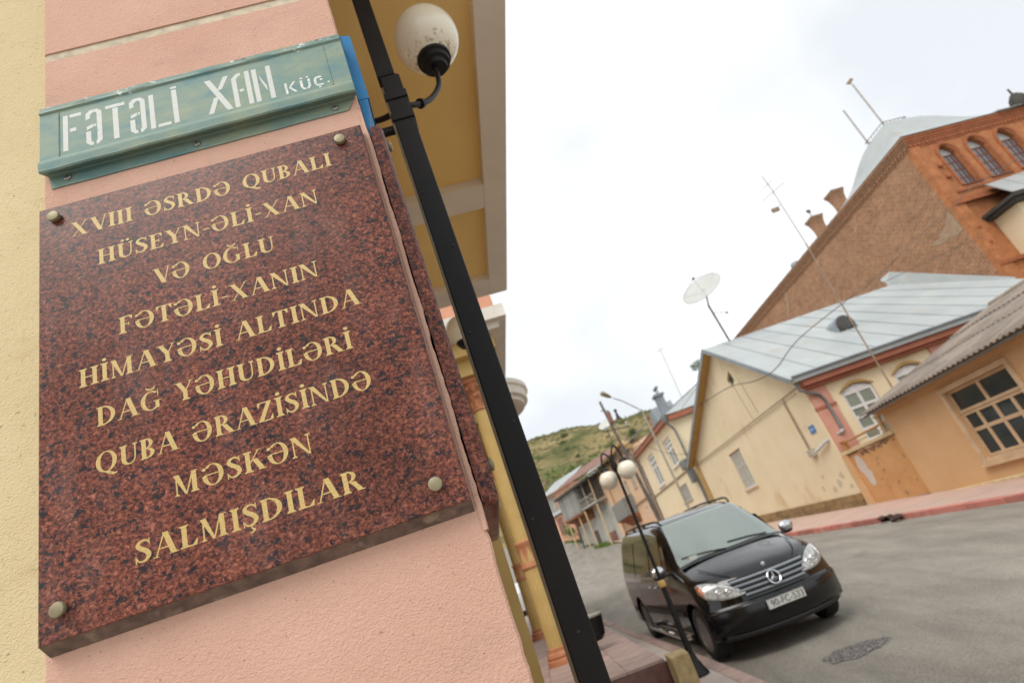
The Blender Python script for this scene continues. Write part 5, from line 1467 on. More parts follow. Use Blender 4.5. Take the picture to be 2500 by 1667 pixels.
for k in range(30):
    cx_, cz_, r_ = rnd.uniform(-3.0, -1.1), 2.17 - abs(rnd.gauss(0, .07)) if k < 20 else rnd.uniform(.8, 1.7), rnd.uniform(.02, .05)
    b.poly([(cx_ + r_ * (2.6 if k < 20 else .6) * cos(a) * rnd.uniform(.6, 1.2), .0225 + k * .00015, cz_ + r_ * sin(a) * rnd.uniform(.7, 1.6)) for a in [2 * pi * q / 9 for q in range(9)]])
b.build('flaked_patch', 'grime', yw_, fix=False)
b = MB(); b.tube([(-.02, -.10, 2.62), (-3.5, -.10, 2.66)], .035, 8); b.tube([(-.02, -.14, 2.48), (-3.5, -.14, 2.52)], .012, 6); b.build('rail', 'rust_tube', yw_)
for xx in (-2.62,): 
    b = MB(); b.lathe([(.11, 2.36), (.11, 2.42), (.075, 2.46), (.075, 2.80), (.11, 2.86), (.13, 2.92), (.02, 2.94)], (xx, -.13, 0), 12); b.build('post', 'cap', yw_, smooth=40)
b = MB(); b.box(-.22, -.06, -.22, -.06, 2.36, 2.66); b.box(-.25, -.03, -.25, -.03, 2.66, 2.70); b.build('post', 'rust_tube', yw_)
oh = gthing('orange_house', 'low orange house with corrugated cement roof and large many paned window', 'house', -3.37)
oh0 = -3.37
X = lambda s_: s_ - oh0
wl_ = MB().box(X(-14.5), 0, -6, .02, -.4, 3.12).build('wall', 'orange', oh)
c = MB(); hole(c, X(-8.15), X(-6.02), .92, 2.62, 0, .28); cut(wl_, c)
MB().box(X(-8.1), X(-6.05), -.26, -.24, .95, 2.6).build('dark_interior', 'glass_dark', oh)
wf = window(oh, TG, X(-8.14), X(-6.03), .93, 2.03, 'trim', 'glass_dark', [.24, .5, .76], [.60], .07, .085, -.12, 0, None, label='large tan framed window with small dark panes')
window(oh, TG, X(-8.14), X(-6.03), 2.035, 2.61, 'trim', 'glass_dark', [.5], [], .07, .085, -.10, 0, None, label='two wide dark upper panes in a tan frame')
b = MB(); z0_, z1_ = .80, 2.74
for (q0, q1, r0, r1) in ((-8.27, -5.90, .80, .925), (-8.27, -5.90, 2.615, 2.74), (-8.27, -8.145, .926, 2.614), (-6.025, -5.90, .926, 2.614)): b.box(X(q0), X(q1), .0, .075, r0, r1)
b.box(X(-8.33), X(-5.85), .0, .13, .735, .80)
b.build('window_surround', 'trim', oh, bevel=.01)
MB().box(X(-14.5), X(-3.75), .022, .13, .33, .43).build('ledge', 'cap', oh, bevel=.02)
MB().box(X(-14.5), X(-3.7), .022, .07, -.3, .27).build('footing', 'redbrown', oh)
b = MB(); b.box(X(-14.6), .12, .02, .12, 2.86, 3.0); b.box(X(-14.6), .14, .02, .34, 2.985, 3.06); b.build('eave_board', 'orange', oh)
b = MB(); n = 12
gp = [(0.36 + .06 * cos(pi + pi * k / 8), 2.99 + .06 * sin(pi + pi * k / 8)) for k in range(9)]
b.grid([[(x_, p_, q_) for p_, q_ in gp] for x_ in (X(-14.6), .22)]); o = b.build('gutter', 'gutter', oh, smooth=True, fix=False)
# corrugated sheets, one object per sheet row piece
def corr(xa, xb, y0, z0, y1, z1, name='roof_sheet'):
    b = MB(); n = max(8, int(abs(xb - xa) / .0225))
    b.grid([[(xa + (xb - xa) * i / n, y0 + (y1 - y0) * t, z0 + (z1 - z0) * t + .026 * sin(2 * pi * (xa + (xb - xa) * i / n) / .18)) for i in range(n + 1)] for t in (0, .5, 1)])
    o = b.build(name, 'asbestos', oh, smooth=True, fix=False)
    md = o.modifiers.new('t', 'SOLIDIFY'); md.thickness = .012
y_e, z_e, y_r, z_r = .50, 3.03, -5.2, 4.85
for i in range(11):
    for j in range(3):
        t0, t1 = j / 3, (j + 1) / 3 + .03
        corr(.30 - 1.08 * i, .30 - 1.08 * (i + 1) - .04, y_e + (y_r - y_e) * t0, z_e + (z_r - z_e) * t0 + .022 * (2 - 0) * (j % 3) * .5 + .006 * (i % 2), y_e + (y_r - y_e) * t1, z_e + (z_r - z_e) * t1 + .02 * (j % 3) * .5)
b = MB(); b.tube([(X(-14.6), y_r, z_r + .03), (.3, y_r, z_r + .03)], .09, 8); b.build('ridge_cap', 'asbestos', oh, smooth=40)
b = MB(); b.hull8([(.02, .1, 3.0), (.06, .1, 3.0), (.06, y_r, z_r - .1), (.02, y_r, z_r - .1)], [(.02, .1, 3.02), (.06, .1, 3.02), (.06, y_r, z_r - .03), (.02, y_r, z_r - .03)]); b.prism([(.0, 0, 3.0), (.0, y_r, z_r - .15), (.0, y_r - .2, 3.0)], (-.1, 0, 0)); b.build('gable_end', 'orange', oh)
b = MB(); n = 60
for i in range(7):
    pass
# second sheet roof behind the first
b = MB(); b.grid([[(X(-4.2) - 7.5 * i / 300, y_, z_ + .03 * sin(2 * pi * (7.5 * i / 300) / .18)) for i in range(301)] for y_, z_ in ((-5.6, 4.75), (-9.4, 5.25))])
o = b.build('rear_roof', 'asbestos', oh, smooth=True, fix=False); md = o.modifiers.new('t', 'SOLIDIFY'); md.thickness = .015

# tall mast in the yard with a TV aerial
ms = thing('antenna_mast', 'tall thin brown mast with television aerial standing behind the orange roof', 'antenna', (11.15, 19.7, .3))
b = MB(); b.tube([(0, 0, 0), (.12, 0, 6.0), (.24, 0, 9.2)], .027, 8); b.build('mast', 'mastpaint', ms)
b = MB(); b.tube([(.24, 0, 9.2), (.26, 0, 11.75), (.22, 0, 12.5)], .018, 6); b.build('upper_mast', 'palesteel', ms)
b = MB(); b.tube([(-.25, .05, 11.5), (.75, -.1, 11.85)], .010, 5)
for k in range(7):
    q = Vector((-.22 + .15 * k, .04 - .02 * k, 11.51 + .052 * k)); L_2 = .32 - .02 * k
    b.tube([q + Vector((-.06, -L_2, 0)), q + Vector((.06, L_2, 0))], .006, 4)
b.tube([(-.05, 0, 11.95), (.5, 0, 12.2)], .008, 4)
for k in range(4): b.tube([(-.05 + .16 * k, -.22, 11.95 + .07 * k), (-.05 + .16 * k, .22, 11.95 + .07 * k)], .005, 4)
b.build('aerial', 'palesteel', ms)
b = MB(); b.box(-.18, .10, -.04, .06, 10.86, 11.02); b.tube([(.25, 0, 11.1), (-.04, 0, 10.94)], .012, 5); b.build('amplifier_box', 'mastpaint', ms, bevel=.03)

# satellite dish on the roof ridge
ds = thing('satellite_dish', 'large pale satellite dish on a pole above the roof ridge of the gabled house', 'satellite dish', (9.78, 26.8, 8.95))
b = MB(); b.tube([(0, 0, 0), (-.10, 0, 2.15)], .05, 8); b.build('pole', 'steel', ds)
dc = Vector((9.507, 26.0, 11.62)) - Vector((9.78, 26.8, 8.95))
nd = Vector((-.42, -.62, .66)).normalized()
u_ = nd.cross(Vector((0, 0, 1))).normalized(); w_ = u_.cross(nd).normalized()
b = MB(); Rr = 1.02; rows = []
for i in range(7):
    r = Rr * i / 6
    rows.append([dc + (u_ * cos(a) + w_ * sin(a)) * r + nd * (.16 * (i / 6) ** 2) for a in [2 * pi * k / 40 for k in range(41)]])
b.grid(rows); o = b.build('reflector', 'dish', ds, smooth=True, fix=False); md = o.modifiers.new('t', 'SOLIDIFY'); md.thickness = .02
b = MB(); fp = dc + nd * .80
for a in (.3, 2.4, 4.5): b.tube([dc + (u_ * cos(a) + w_ * sin(a)) * Rr * .96 + nd * .15, fp], .010, 5)
b.build('feed_arm', 'palesteel', ds)
b = MB(); b.ball(fp, .07, 10, 8); b.build('receiver', 'steel', ds)
b = MB(); b.tube([dc - nd * .02, dc - nd * .25, Vector((-.10, 0, 2.1))], .035, 6); b.tube([(-.07, 0, 1.7), (.45, -.15, 1.42)], .014, 5); b.ball((.48, -.16, 1.40), .06, 8, 6); b.build('bracket', 'steel', ds)

# =========================== brick tower house ===========================
RT = radians(10.2)
tw = thing('brick_building', 'tall orange and brown brick building with arched windows and curved metal corner roof', 'building', (25.22, 29.59, 0), RT)
SK = tan(radians(2.8))
sx_ = lambda y: SK * y
ZT = 17.35
TS = lambda p: Vector((sx_(p.x) - p.y, p.x, p.z))     # side wall frame: along = local y, out = -x
# brown side wall and orange front as separate thick walls meeting at the corner
MB(TS).box(.35, 30, -.5, 0, 0, ZT).build('side_wall', 'brick', tw)
TF = lambda p: Vector((p.x, -p.y, p.z))               # front frame: along = local x, out = -y
fw_ = MB(TF).box(.006, 16, -.345, .004, 0, ZT).build('front_wall', 'tower', tw)
wins = [(1.50, 2.62), (3.50, 4.72), (5.62, 6.86), (8.9, 10.1), (10.8, 12.0)]
c = MB(TF)
for a0, a1 in wins: hole(c, a0, a1, 13.68, 15.95, (a1 - a0) * .52, .30)
cut(fw_, c)
MB(TF).box(.7, 15.5, -3, -.8, 11, 17).build('interior', 'darkroom', tw)
for a0, a1 in wins:
    window(tw, TF, a0 + .01, a1 - .01, 13.69, 15.9, 'winbrown', 'glass_blue', [.25, .5, .75], [.25, .5, .75], .07, .055, -.26, (a1 - a0) * .5, .08)
    b = MB(TF); n = 14; cx_ = (a0 + a1) / 2; r_ = (a1 - a0) / 2
    for k in range(n):
        f = lambda q, e, d_: (cx_ - (r_ + e) * cos(pi * q / n), d_, 15.95 + (r_ * 1.04 + e) * sin(pi * q / n))
        b.hull8([f(k, .02, .004), f(k + 1, .02, .004), f(k + 1, .20, .004), f(k, .20, .004)], [f(k, .02, .07), f(k + 1, .02, .07), f(k + 1, .20, .07), f(k, .20, .07)])
    for e in (-1, 1):
        xx = cx_ + e * (r_ + .11); b.box(xx - .09, xx + .09, .004, .07, 13.68, 15.949)
    b.build('window_arch', 'towertrim', tw)
# side wall cornice in stepped courses with dentils
for k, (z0_, z1_, dd) in enumerate(((16.75, 16.86, .03), (16.98, 17.12, .06), (17.12, 17.26, .10), (17.26, 17.42, .15), (17.42, 17.60, .20))):
    MB(TS).box(-dd - .0, 30, .002, dd, z0_, z1_ - .002).build('side_cornice', 'brownband', tw)
    MB(TF).box(-dd + .001 if False else .0, 16, .006, dd, z0_, z1_ - .002).build('front_cornice', 'towertrim', tw)
me = MB(TS).box(0, .14, .004, .10, 16.86, 16.98).mesh('dentil', 'brownband')
b = MB(TS)
for k in range(104): b.box(.1 + k * .28, .24 + k * .28, .003, .10, 16.862, 16.978)
stuff(b.build('dentils', 'brownband', tw))
b = MB(TF)
for k in range(56): b.box(.1 + k * .28, .24 + k * .28, .006, .10, 16.862, 16.978)
stuff(b.build('dentil_row', 'towertrim', tw))
MB(TF).box(-.02, .55, .006, .14, 0, 16.745).build('corner_pilaster', 'tower', tw)
MB(TF).box(-.04, 16, .006, .16, 12.72, 12.90).build('string_course', 'towertrim', tw)
MB(TF).box(-.04, 16, .006, .24, 12.55, 12.715).build('string_course', 'towertrim', tw)
MB(TF).box(.56, 16, .006, .09, 13.30, 13.42).build('string_course', 'towertrim', tw)
MB(TF).box(-.04, 16, .006, .20, 8.6, 8.8).build('string_course', 'towertrim', tw)
for k, zq in enumerate((14.4, 15.2, 11.0, 10.0)): MB(TF).lathe([(.14, 0), (.14, .16), (.05, .2)], (.28 if k > 1 else .95, .0, zq), 10, 'y').build('wall_anchor', 'towertrim', tw)
MB(TS).prism([(.42, .003, 11.3), (.9, .003, 11.22), (1.3, .003, 11.4), (1.9, .003, 11.38), (2.6, .003, 11.62), (2.5, .003, 11.75), (1.9, .003, 11.8), (1.6, .003, 12.0), (1.1, .003, 12.02), (.9, .003, 12.3), (.5, .003, 12.6), (.4, .003, 12.2)], (0, .012, 0)).build('cement_patch', 'cement', tw)
b = MB(TS); P_ = [(16.4, .003, 17.1), (17.0, .003, 16.9), (17.4, .003, 16.2), (17.9, .003, 15.6), (18.4, .003, 15.1), (18.2, .003, 15.0), (17.3, .003, 15.8), (16.8, .003, 16.4)]
b.prism(P_, (0, .012, 0)); b.prism([(18.3, .003, 15.1), (18.45, .003, 14.9), (26, .003, 12.0), (26, .003, 12.15)], (0, .012, 0)); b.build('cement_patch', 'cement', tw)
# projecting oriel with metal roof at the right
orl = MB(TF); orl.hull8([(1.5, .01, 8.2), (16, .01, 8.2), (16, .01, 11.1), (1.5, .01, 11.1)], [(1.5, 1.5, 8.2), (16, 1.5, 8.2), (16, 1.5, 11.1), (1.5, 1.5, 11.1)])
og = orl.build('oriel', 'cream', tw)
c = MB(TF)
for k in range(4): c.prism([(2.3 + 2.1 * k + .85 - .85 * cos(pi * q / 12), 1.2, 9.6 + 1.0 * sin(pi * q / 12)) for q in range(13)] + [(4.0 + 2.1 * k, 1.2, 8.9), (2.3 + 2.1 * k, 1.2, 8.9)], (0, .6, 0))
cut(og, c)
for k in range(4): MB(TF).box(2.3 + 2.1 * k, 4.0 + 2.1 * k, 1.21, 1.23, 8.9, 10.62).build('pane', 'glass_green', og)
MB(TF).box(1.1, 16, -.0 + .01, 1.9, 11.12, 11.32).build('oriel_eave', 'darkwood', tw)
MB(TF).box(.95, 16, .01, 2.1, 11.322, 11.50).build('oriel_eave', 'darkwood', tw)
roof_panels(tw, (.9, -2.15, 11.52), (16, -2.15, 11.52), (16, -.26, 13.9), (2.3, -.26, 13.2), 12, 'roof')
# bell shaped corner roof
cr_ = MB(); N = 12; side_ = [(-.22, -.26), (6.6, -.26), (6.6, 6.6), (-.22, 6.6)]; tp = [(1.5, 1.5), (3.2, 1.5), (3.2, 3.3), (1.5, 3.3)]
prof = [(0, 0), (.10, .16), (.22, .34), (.36, .66), (.50, 1.10), (.66, 1.62), (.84, 2.10), (1, 2.40)]
rows = []
for t, h in prof:
    r = []
    for i in range(4):
        a, b_ = side_[i], tp[i]; a2, b2 = side_[(i + 1) % 4], tp[(i + 1) % 4]
        for q in range(4):
            p0 = (a[0] + (a2[0] - a[0]) * q / 4, a[1] + (a2[1] - a[1]) * q / 4); p1 = (b_[0] + (b2[0] - b_[0]) * q / 4, b_[1] + (b2[1] - b_[1]) * q / 4)
            x_, y_ = p0[0] + (p1[0] - p0[0]) * t, p0[1] + (p1[1] - p0[1]) * t
            r.append((x_ + sx_(y_), y_, 17.60 + h))
    r.append(r[0]); rows.append(r)
cr_.grid(rows); cr_.poly(rows[-1][:-1]); cr_.build('corner_roof', 'roof', tw, smooth=30, fix=False)
b = MB(); P = [(1.5, 1.5), (3.2, 1.5), (3.2, 3.3), (1.5, 3.3)]
for i in range(4):
    a, c3 = P[i], P[(i + 1) % 4]
    b.tube([(a[0], a[1], 20.12), (c3[0], c3[1], 20.12)], .025, 5)
    for q in range(6): b.tube([(a[0] + (c3[0] - a[0]) * q / 6, a[1] + (c3[1] - a[1]) * q / 6, 20.0), (a[0] + (c3[0] - a[0]) * q / 6, a[1] + (c3[1] - a[1]) * q / 6, 20.14)], .018, 4)
b.build('roof_railing', 'steel', tw)
roof_panels(tw, (sx_(7) - .25, 6.4, 17.62), (sx_(30) - .25, 30, 17.62), (sx_(30) + 5, 30, 19.6), (sx_(7) + 5, 6.4, 19.6), 16)
roof_panels(tw, (6.6, -.42, 17.62), (16.3, -.42, 17.62), (16.3, 5, 19.6), (6.6, 5, 19.6), 8)
b = MB(); b.lathe([(.5, 0), (.52, .3), (.42, .7), (.2, 1.0), (.06, 1.1), (.05, 1.5)], (8.75, -.1, 17.6), 10); b.build('finial', 'darkwood', tw, smooth=40)
def flag_mast(x, y, z, h, label, fin):
    a = RT; wx, wy = 25.22 + x * cos(a) - y * sin(a), 29.59 + x * sin(a) + y * cos(a)
    t = thing('roof_mast', label, 'mast', (wx, wy, z))
    b = MB(); b.tube([(0, 0, 0), (0, 0, h)], .05, 6); b.build('pole', 'palesteel', t)
    if fin: MB().prism([(-.05, 0, h + .1), (-.30, 0, h + .25), (.15, 0, h + .55), (.30, 0, h + .42)], (0, .05, 0)).build('vane', 'mastpaint', t); MB().tube([(0, 0, h - .2), (0, 0, h + .45)], .02, 5).build('spike', 'palesteel', t)
flag_mast(1.64, 3.25, 19.95, 3.1, 'left pale mast on top of the curved corner roof', False)
flag_mast(1.55, 1.55, 19.95, 3.6, 'right pale mast with small vane on top of the curved corner roof', True)
def chimney(s_, label, grp, z=17.7, h=2.2, w=.45):
    a = RT; x, y = sx_(s_) + 1.0, s_
    t = thing('brick_chimney', label, 'chimney', (25.22 + x * cos(a) - y * sin(a), 29.59 + x * sin(a) + y * cos(a), z), RT, grp)
    def sq(r, z): return [(-r, -r, z), (r, -r, z), (r, r, z), (-r, r, z)]
    b = MB(); L = [(w * .90, -.3), (w * .74, .4), (w * .72, .8), (w * .78, 1.15), (w * .90, 1.5), (w * 1.1, 1.75)]
    for (r0, z0_), (r1, z1_) in zip(L, L[1:]): b.hull8(sq(r0, z0_), sq(r1, z1_))
    b.build('stack', 'brick', t)
    b = MB(); b.hull8(sq(w * 1.12, 1.75), sq(w * 1.14, 1.87)); b.build('cap', 'brownband', t)
    return t
c1 = chimney(7.55, 'flared brick chimney nearer the curved corner roof', 'flared chimneys on the brick building roof')
c2_ = chimney(10.6, 'flared brick chimney with small antenna, farther along the brick roof', 'flared chimneys on the brick building roof')
b = MB(); b.tube([(.0, 0, 2.1), (0, 0, 2.5)], .03, 5); b.prism([(-.12, 0, 2.5), (.14, 0, 2.42), (.22, 0, 2.66), (.02, 0, 2.74), (-.14, 0, 2.68)], (0, .08, 0)); b.build('cowl', 'steel', c2_)
b = MB(TS); b.lathe([(.30, 0), (.42, .1), (.42, .3), (.3, .5), (.05, .6)], (14.3, -.3, 17.55), 10); b.build('roof_vent', 'roofdark', tw, smooth=40)
# =========================== second cream house ===========================
h2 = gthing('street_house', 'cream two storey street house with tall white windows beyond the gabled house', 'house', 17.1)
# local x along the street, y out
b = MB(); b.prism([(0, 0, 1.0), (14.6, 0, 1.0), (14.6, 0, 9.35), (0, 0, 8.85)], (0, -9, 0))
wl2 = b.build('wall', 'cream', h2)
c = MB(); S2 = lambda s_: s_ - 17.1
hole(c, S2(19.35), S2(21.6), 6.05, 8.02, 0, .2); hole(c, S2(25.8), S2(28.3), 5.72, 8.28, 0, .2); hole(c, S2(20.1), S2(22.8), 3.66, 4.80, 0, .2)
cut(wl2, c)
window(h2, TG, S2(19.40), S2(21.55), 6.08, 8.0, 'winwhite', 'glass_grey', [.5], [.62, .80], .16, .14, -.14, 0, .10, label='tall white window with dark upper panes, nearer the gabled house')
window(h2, TG, S2(25.85), S2(28.25), 5.75, 8.25, 'winwhite', 'glass_grey', [.5], [.62, .80], .16, .14, -.14, 0, .10, label='tall white window, farther along')
for a0, a1, z0_, z1_ in ((19.6, 21.4, 7.62, 7.96), (26.1, 28.0, 7.80, 8.2)): MB().box(S2(a0), S2(a1), -.13, -.115, z0_ - .02, z1_ - .04).build('upper_pane', 'glass_dark', h2)
window(h2, TG, S2(20.15), S2(22.75), 3.70, 4.78, 'winold', 'glass_grey', [.2, .4, .6, .8], [], .10, .08, -.10, 0, .08, label='low shuttered window near the pavement')
b = MB(); b.hull8([(0, .003, 5.30), (14.6, .003, 5.42), (14.6, .003, 5.52), (0, .003, 5.40)], [(0, .07, 5.30), (14.6, .07, 5.42), (14.6, .07, 5.52), (0, .07, 5.40)]); b.build('string_course', 'mastpaint', h2)
b = MB(); b.hull8([(-.2, .003, 8.62), (14.7, .003, 9.10), (14.7, .003, 9.40), (-.2, .003, 8.92)], [(-.2, .35, 8.62), (14.7, .35, 9.10), (14.7, .35, 9.40), (-.2, .35, 8.92)])
b.hull8([(-.003, 0, 8.50), (-.003, -9, 8.50), (-.003, -9, 8.85), (-.003, 0, 8.85)], [(-.35, .2, 8.50), (-.35, -9, 8.50), (-.35, -9, 8.85), (-.35, .2, 8.85)]); b.build('cornice', 'redbrown', h2)
rz2 = 11.2
roof_panels(h2, (-.42, .42, 8.93), (15, .42, 9.42), (12, -4.4, rz2 + .2), (2.6, -4.4, rz2), 9, 'roofdark')
roof_panels(h2, (-.42, .42, 8.90), (-.42, -9.3, 8.90), (2.6, -4.5, rz2), (2.6, -4.4, rz2), 8)
roof_panels(h2, (-.42, -9.3, 8.90), (15, -9.3, 9.40), (12, -4.5, rz2 + .2), (2.6, -4.5, rz2), 8)
for xx, yy, zz in ((-.35, .42, 8.8), (14.2, .42, 9.2)):
    b = MB(); b.lathe([(.07, -.5), (.22, -.1), (.22, .12)], (xx, yy, zz), 10); b.tube([(xx, yy, zz - .4), (xx + .1, yy - .30, zz - .9), (xx + .1, .08, zz - 1.1), (xx + .1, .10, 3.0)], .075, 7); b.build('drainpipe', 'gutter', h2, smooth=40)
b = MB(); b.box(.0, .9, .05, .45, 5.35, 5.95); b.box(.1, .55, .05, .32, 4.4, 5.3); b.build('junction_box', 'gutter', h2, bevel=.05)
b = MB(); b.hull8([(2.0, .3, 9.1), (3.6, .3, 9.15), (3.6, -1.2, 9.9), (2.0, -1.2, 9.8)], [(2.2, .3, 10.1), (3.4, .3, 10.15), (3.4, -1.2, 10.3), (2.2, -1.2, 10.3)]); b.build('dormer', 'roofdark', h2)
b = MB(); b.box(-.1, .5, -.2, .3, 9.0, 10.3); b.box(-.2, .6, -.3, .4, 10.3, 10.45)
for k in range(3): b.tube([(-.1 + .3 * k, .0, 10.45), (-.1 + .3 * k, .0, 10.9)], .03, 4)
b.box(-.2, .6, -.1, .1, 10.85, 10.95); b.build('chimney', 'roofdark', h2)
b = MB(); b.box(7.5, 8.2, -1.2, -.6, 9.6, 10.7); b.box(7.4, 8.3, -1.3, -.5, 10.7, 10.85); b.build('chimney', 'brick', h2)
an = gthing('antenna_mast', 'thin whip antenna above the roof of the second cream house', 'antenna', 18.0)
b = MB(); b.tube([(0, -1.6, 9.6), (0, -1.7, 13.7)], .022, 5); b.build('mast', 'palesteel', an)
b = MB(); b.tube([(-.25, -1.9, 13.6), (.25, -1.5, 13.6)], .02, 5); b.build('aerial', 'palesteel', an)

# =========================== peach house on the bend ===========================
R2 = radians(99.5)
h3 = thing('street_house', 'peach street house with a grey boxed oriel before the road bends', 'house', (6.95, 53, 0), R2)
b = MB(); b.prism([(.3, 0, 1.5), (17.5, 0, 2.8), (17.5, 0, 10.7), (2.2, 0, 11.2), (.3, 0, 10.3)], (0, -8, 0))
wl3 = b.build('wall', 'peach', h3)
ws3 = [(3.4, 4.7), (6.4, 7.6), (10.6, 12.0), (14, 15.2)]
c = MB(); [hole(c, a0, a1, 7.15, 8.42, 0, .2) for a0, a1 in ws3]; [hole(c, a0, a0 + .6, 4.3, 5.2, 0, .2) for a0 in (1.6, 3.0)]; cut(wl3, c)
for a0, a1 in ws3: window(h3, TG, a0 + .03, a1 - .03, 7.18, 8.40, 'winold', 'glass_grey', [.5], [.6], .12, .10, -.12, 0, .08)
for a0 in (1.6, 3.0): window(h3, TG, a0 + .02, a0 + .58, 4.32, 5.18, 'winwhite', 'glass_grey', [], [.5], .08, .08, -.12)
b = MB(); b.box(.3, 17.4, .003, .10, 5.75, 5.90); b.build('string_course', 'mastpaint', h3)
b = MB(); b.hull8([(-.1, .003, 10.15), (2.2, .003, 11.15), (2.2, .003, 11.45), (-.1, .003, 10.45)], [(-.1, .5, 10.15), (2.2, .5, 11.15), (2.2, .5, 11.45), (-.1, .5, 10.45)])
b.hull8([(2.2, .003, 11.15), (17.6, .003, 10.6), (17.6, .003, 10.9), (2.2, .003, 11.45)], [(2.2, .5, 11.15), (17.6, .5, 10.6), (17.6, .5, 10.9), (2.2, .5, 11.45)]); b.build('cornice', 'ochre', h3)
roof_panels(h3, (-.1, .55, 10.5), (17.8, .55, 10.95), (15, -4, 12.9), (3, -4, 12.9), 8, 'roofdark')
ob = MB(); ob.hull8([(6.2, .003, 5.2), (11.6, .003, 5.2), (11.6, .003, 6.95), (6.2, .003, 6.95)], [(6.2, 1.15, 5.2), (11.6, 1.15, 5.2), (11.6, 1.15, 6.85), (6.2, 1.15, 6.85)]); 
oo = ob.build('oriel', 'greyboard', h3)
b = MB(); b.hull8([(6.2, .003, 4.3), (11.6, .003, 4.3), (11.6, .003, 5.19), (6.2, .003, 5.19)], [(6.2, .35, 4.9), (11.6, .35, 4.9), (11.6, 1.18, 5.19), (6.2, 1.18, 5.19)]); b.build('oriel_base', 'underwood', h3)
for k in range(2):
    b = MB(); b.lathe([(.10, -.4), (.25, -.1), (.25, .1)], (.3 + 17 * k, .5, 10.2), 8); b.tube([(.3 + 17 * k, .5, 9.9), (.3 + 17 * k, .12, 9.3), (.3 + 17 * k, .12, 3.2)], .08, 6); b.build('drainpipe', 'gutter', h3)
ds2 = thing('satellite_dish', 'small pale satellite dish on the far street roof beside the utility pole', 'satellite dish', (5.35, 52.0, 11.0))
b = MB(); b.tube([(0, 0, -1.5), (0, 0, 1.4)], .05, 6); b.build('pole', 'steel', ds2)
n2 = Vector((-.3, -.6, .7)).normalized(); u2 = n2.cross(Vector((0, 0, 1))).normalized(); w2_ = u2.cross(n2)
b = MB(); b.grid([[Vector((.1, 0, 1.7)) + (u2 * cos(a) + w2_ * sin(a)) * .75 * i / 4 + n2 * .12 * (i / 4) ** 2 for a in [2 * pi * k / 24 for k in range(25)]] for i in range(5)]); b.build('reflector', 'dish', ds2, smooth=True, fix=False)

# =========================== old house with enclosed balconies ===========================
R3 = radians(114)
h4 = thing('balcony_house', 'old house with rusty red roof and grey boarded balconies at the road bend', 'house', (5.8, 62, 0), R3)
MB().box(1.0, 14.6, -6, 0, 2.6, 10.9).build('wall', 'peach', h4)
MB().box(4.9, 9.2, .01, .05, 8.5, 11.0).build('gallery_wall', 'darkroom', h4)
MB().box(3.3, 14.5, .005, .045, 3.2, 7.6).build('lower_wall', 'greywall', h4)
# upper enclosed balcony of boards
me = MB(); me.box(0, .42, -.03, .03, 0, 2.9); me = me.mesh('balcony_board', 'greyboard')
bb = thing; 
for k in range(13):
    o = bpy.data.objects.new('balcony_board', me); COL.objects.link(o); o.parent = h4; o.location = (9.0 + .43 * k, 1.45, 7.95 + .02 * (k % 3))
for k in range(3):
    o = bpy.data.objects.new('balcony_board', me); COL.objects.link(o); o.parent = h4; o.location = (8.98, .08 + .45 * k, 7.95); o.rotation_euler = (0, 0, radians(90))
MB().box(8.95, 14.6, .05, 1.5, 7.72, 7.94).build('balcony_floor', 'underwood', h4)
b = MB(); b.hull8([(8.95, .05, 6.9), (14.6, .05, 6.9), (14.6, .05, 7.7), (8.95, .05, 7.7)], [(8.95, .4, 7.4), (14.6, .4, 7.4), (14.6, 1.48, 7.71), (8.95, 1.48, 7.71)]); b.build('balcony_underside', 'underwood', h4)
MB().box(4.6, 8.9, .05, 1.35, 8.05, 8.22).build('balcony_floor', 'greywall', h4)
b = MB(); b.tube([(4.6, 1.32, 9.1), (8.95, 1.32, 9.1)], .05, 6); b.tube([(4.6, 1.32, 8.5), (8.95, 1.32, 8.5)], .035, 6)
for k in range(8): b.tube([(4.7 + .6 * k, 1.32, 8.2), (4.7 + .6 * k, 1.32, 9.1)], .03, 5)
b.tube([(4.7, 1.32, 8.3), (6.8, 1.32, 9.1)], .03, 5); b.build('balcony_rail', 'palesteel', h4)
for xx, m_ in ((4.7, 'cap'), (7.0, 'palesteel'), (9.2, 'cap')):
    MB().tube([(xx, 1.3, 8.2), (xx, 1.3, 11.0)], .07, 6).build('balcony_post', m_, h4)
for xx in (5.0, 8.6, 10.6, 12.2, 14.2):
    MB().tube([(xx, 1.2, 3.3), (xx, 1.25, 7.9)], .09, 6).build('support_post', 'cap' if xx != 12.2 else 'steel', h4)
MB().box(3.2, 3.9, .01, .25, 3.1, 9.8).build('pilaster', 'peach', h4)
MB().box(5.6, 7.3, .05, .09, 7.15, 7.95).build('shutter', 'greyboard', h4)
MB().box(5.4, 7.4, .05, .10, 3.55, 4.75).build('low_door', 'rust', h4)
MB().box(9.6, 10.6, .05, .09, 3.3, 5.6).build('door', 'darkroom', h4)
b = MB(); b.hull8([(-1.0, 1.9, 10.98), (15.3, 1.9, 11.6), (13.0, -2.2, 13.3), (-1.0, -2.2, 12.8)], [(-1.0, 1.9, 11.06), (15.3, 1.9, 11.68), (13.0, -2.2, 13.4), (-1.0, -2.2, 12.9)]); b.build('roof', 'rust', h4)
MB().box(-1.0, 15.2, 1.70, 1.82, 10.84, 10.97).build('eave_board', 'mastpaint', h4)
for k in range(12): MB().box(-.4 + 1.3 * k, -.28 + 1.3 * k, .1, 1.72, 10.80, 10.93).build('rafter', 'darkwood', h4)
MB().box(4.0, 15.0, .06, 1.8, 10.62, 10.80).build('eave_shade_board', 'darkwood', h4)

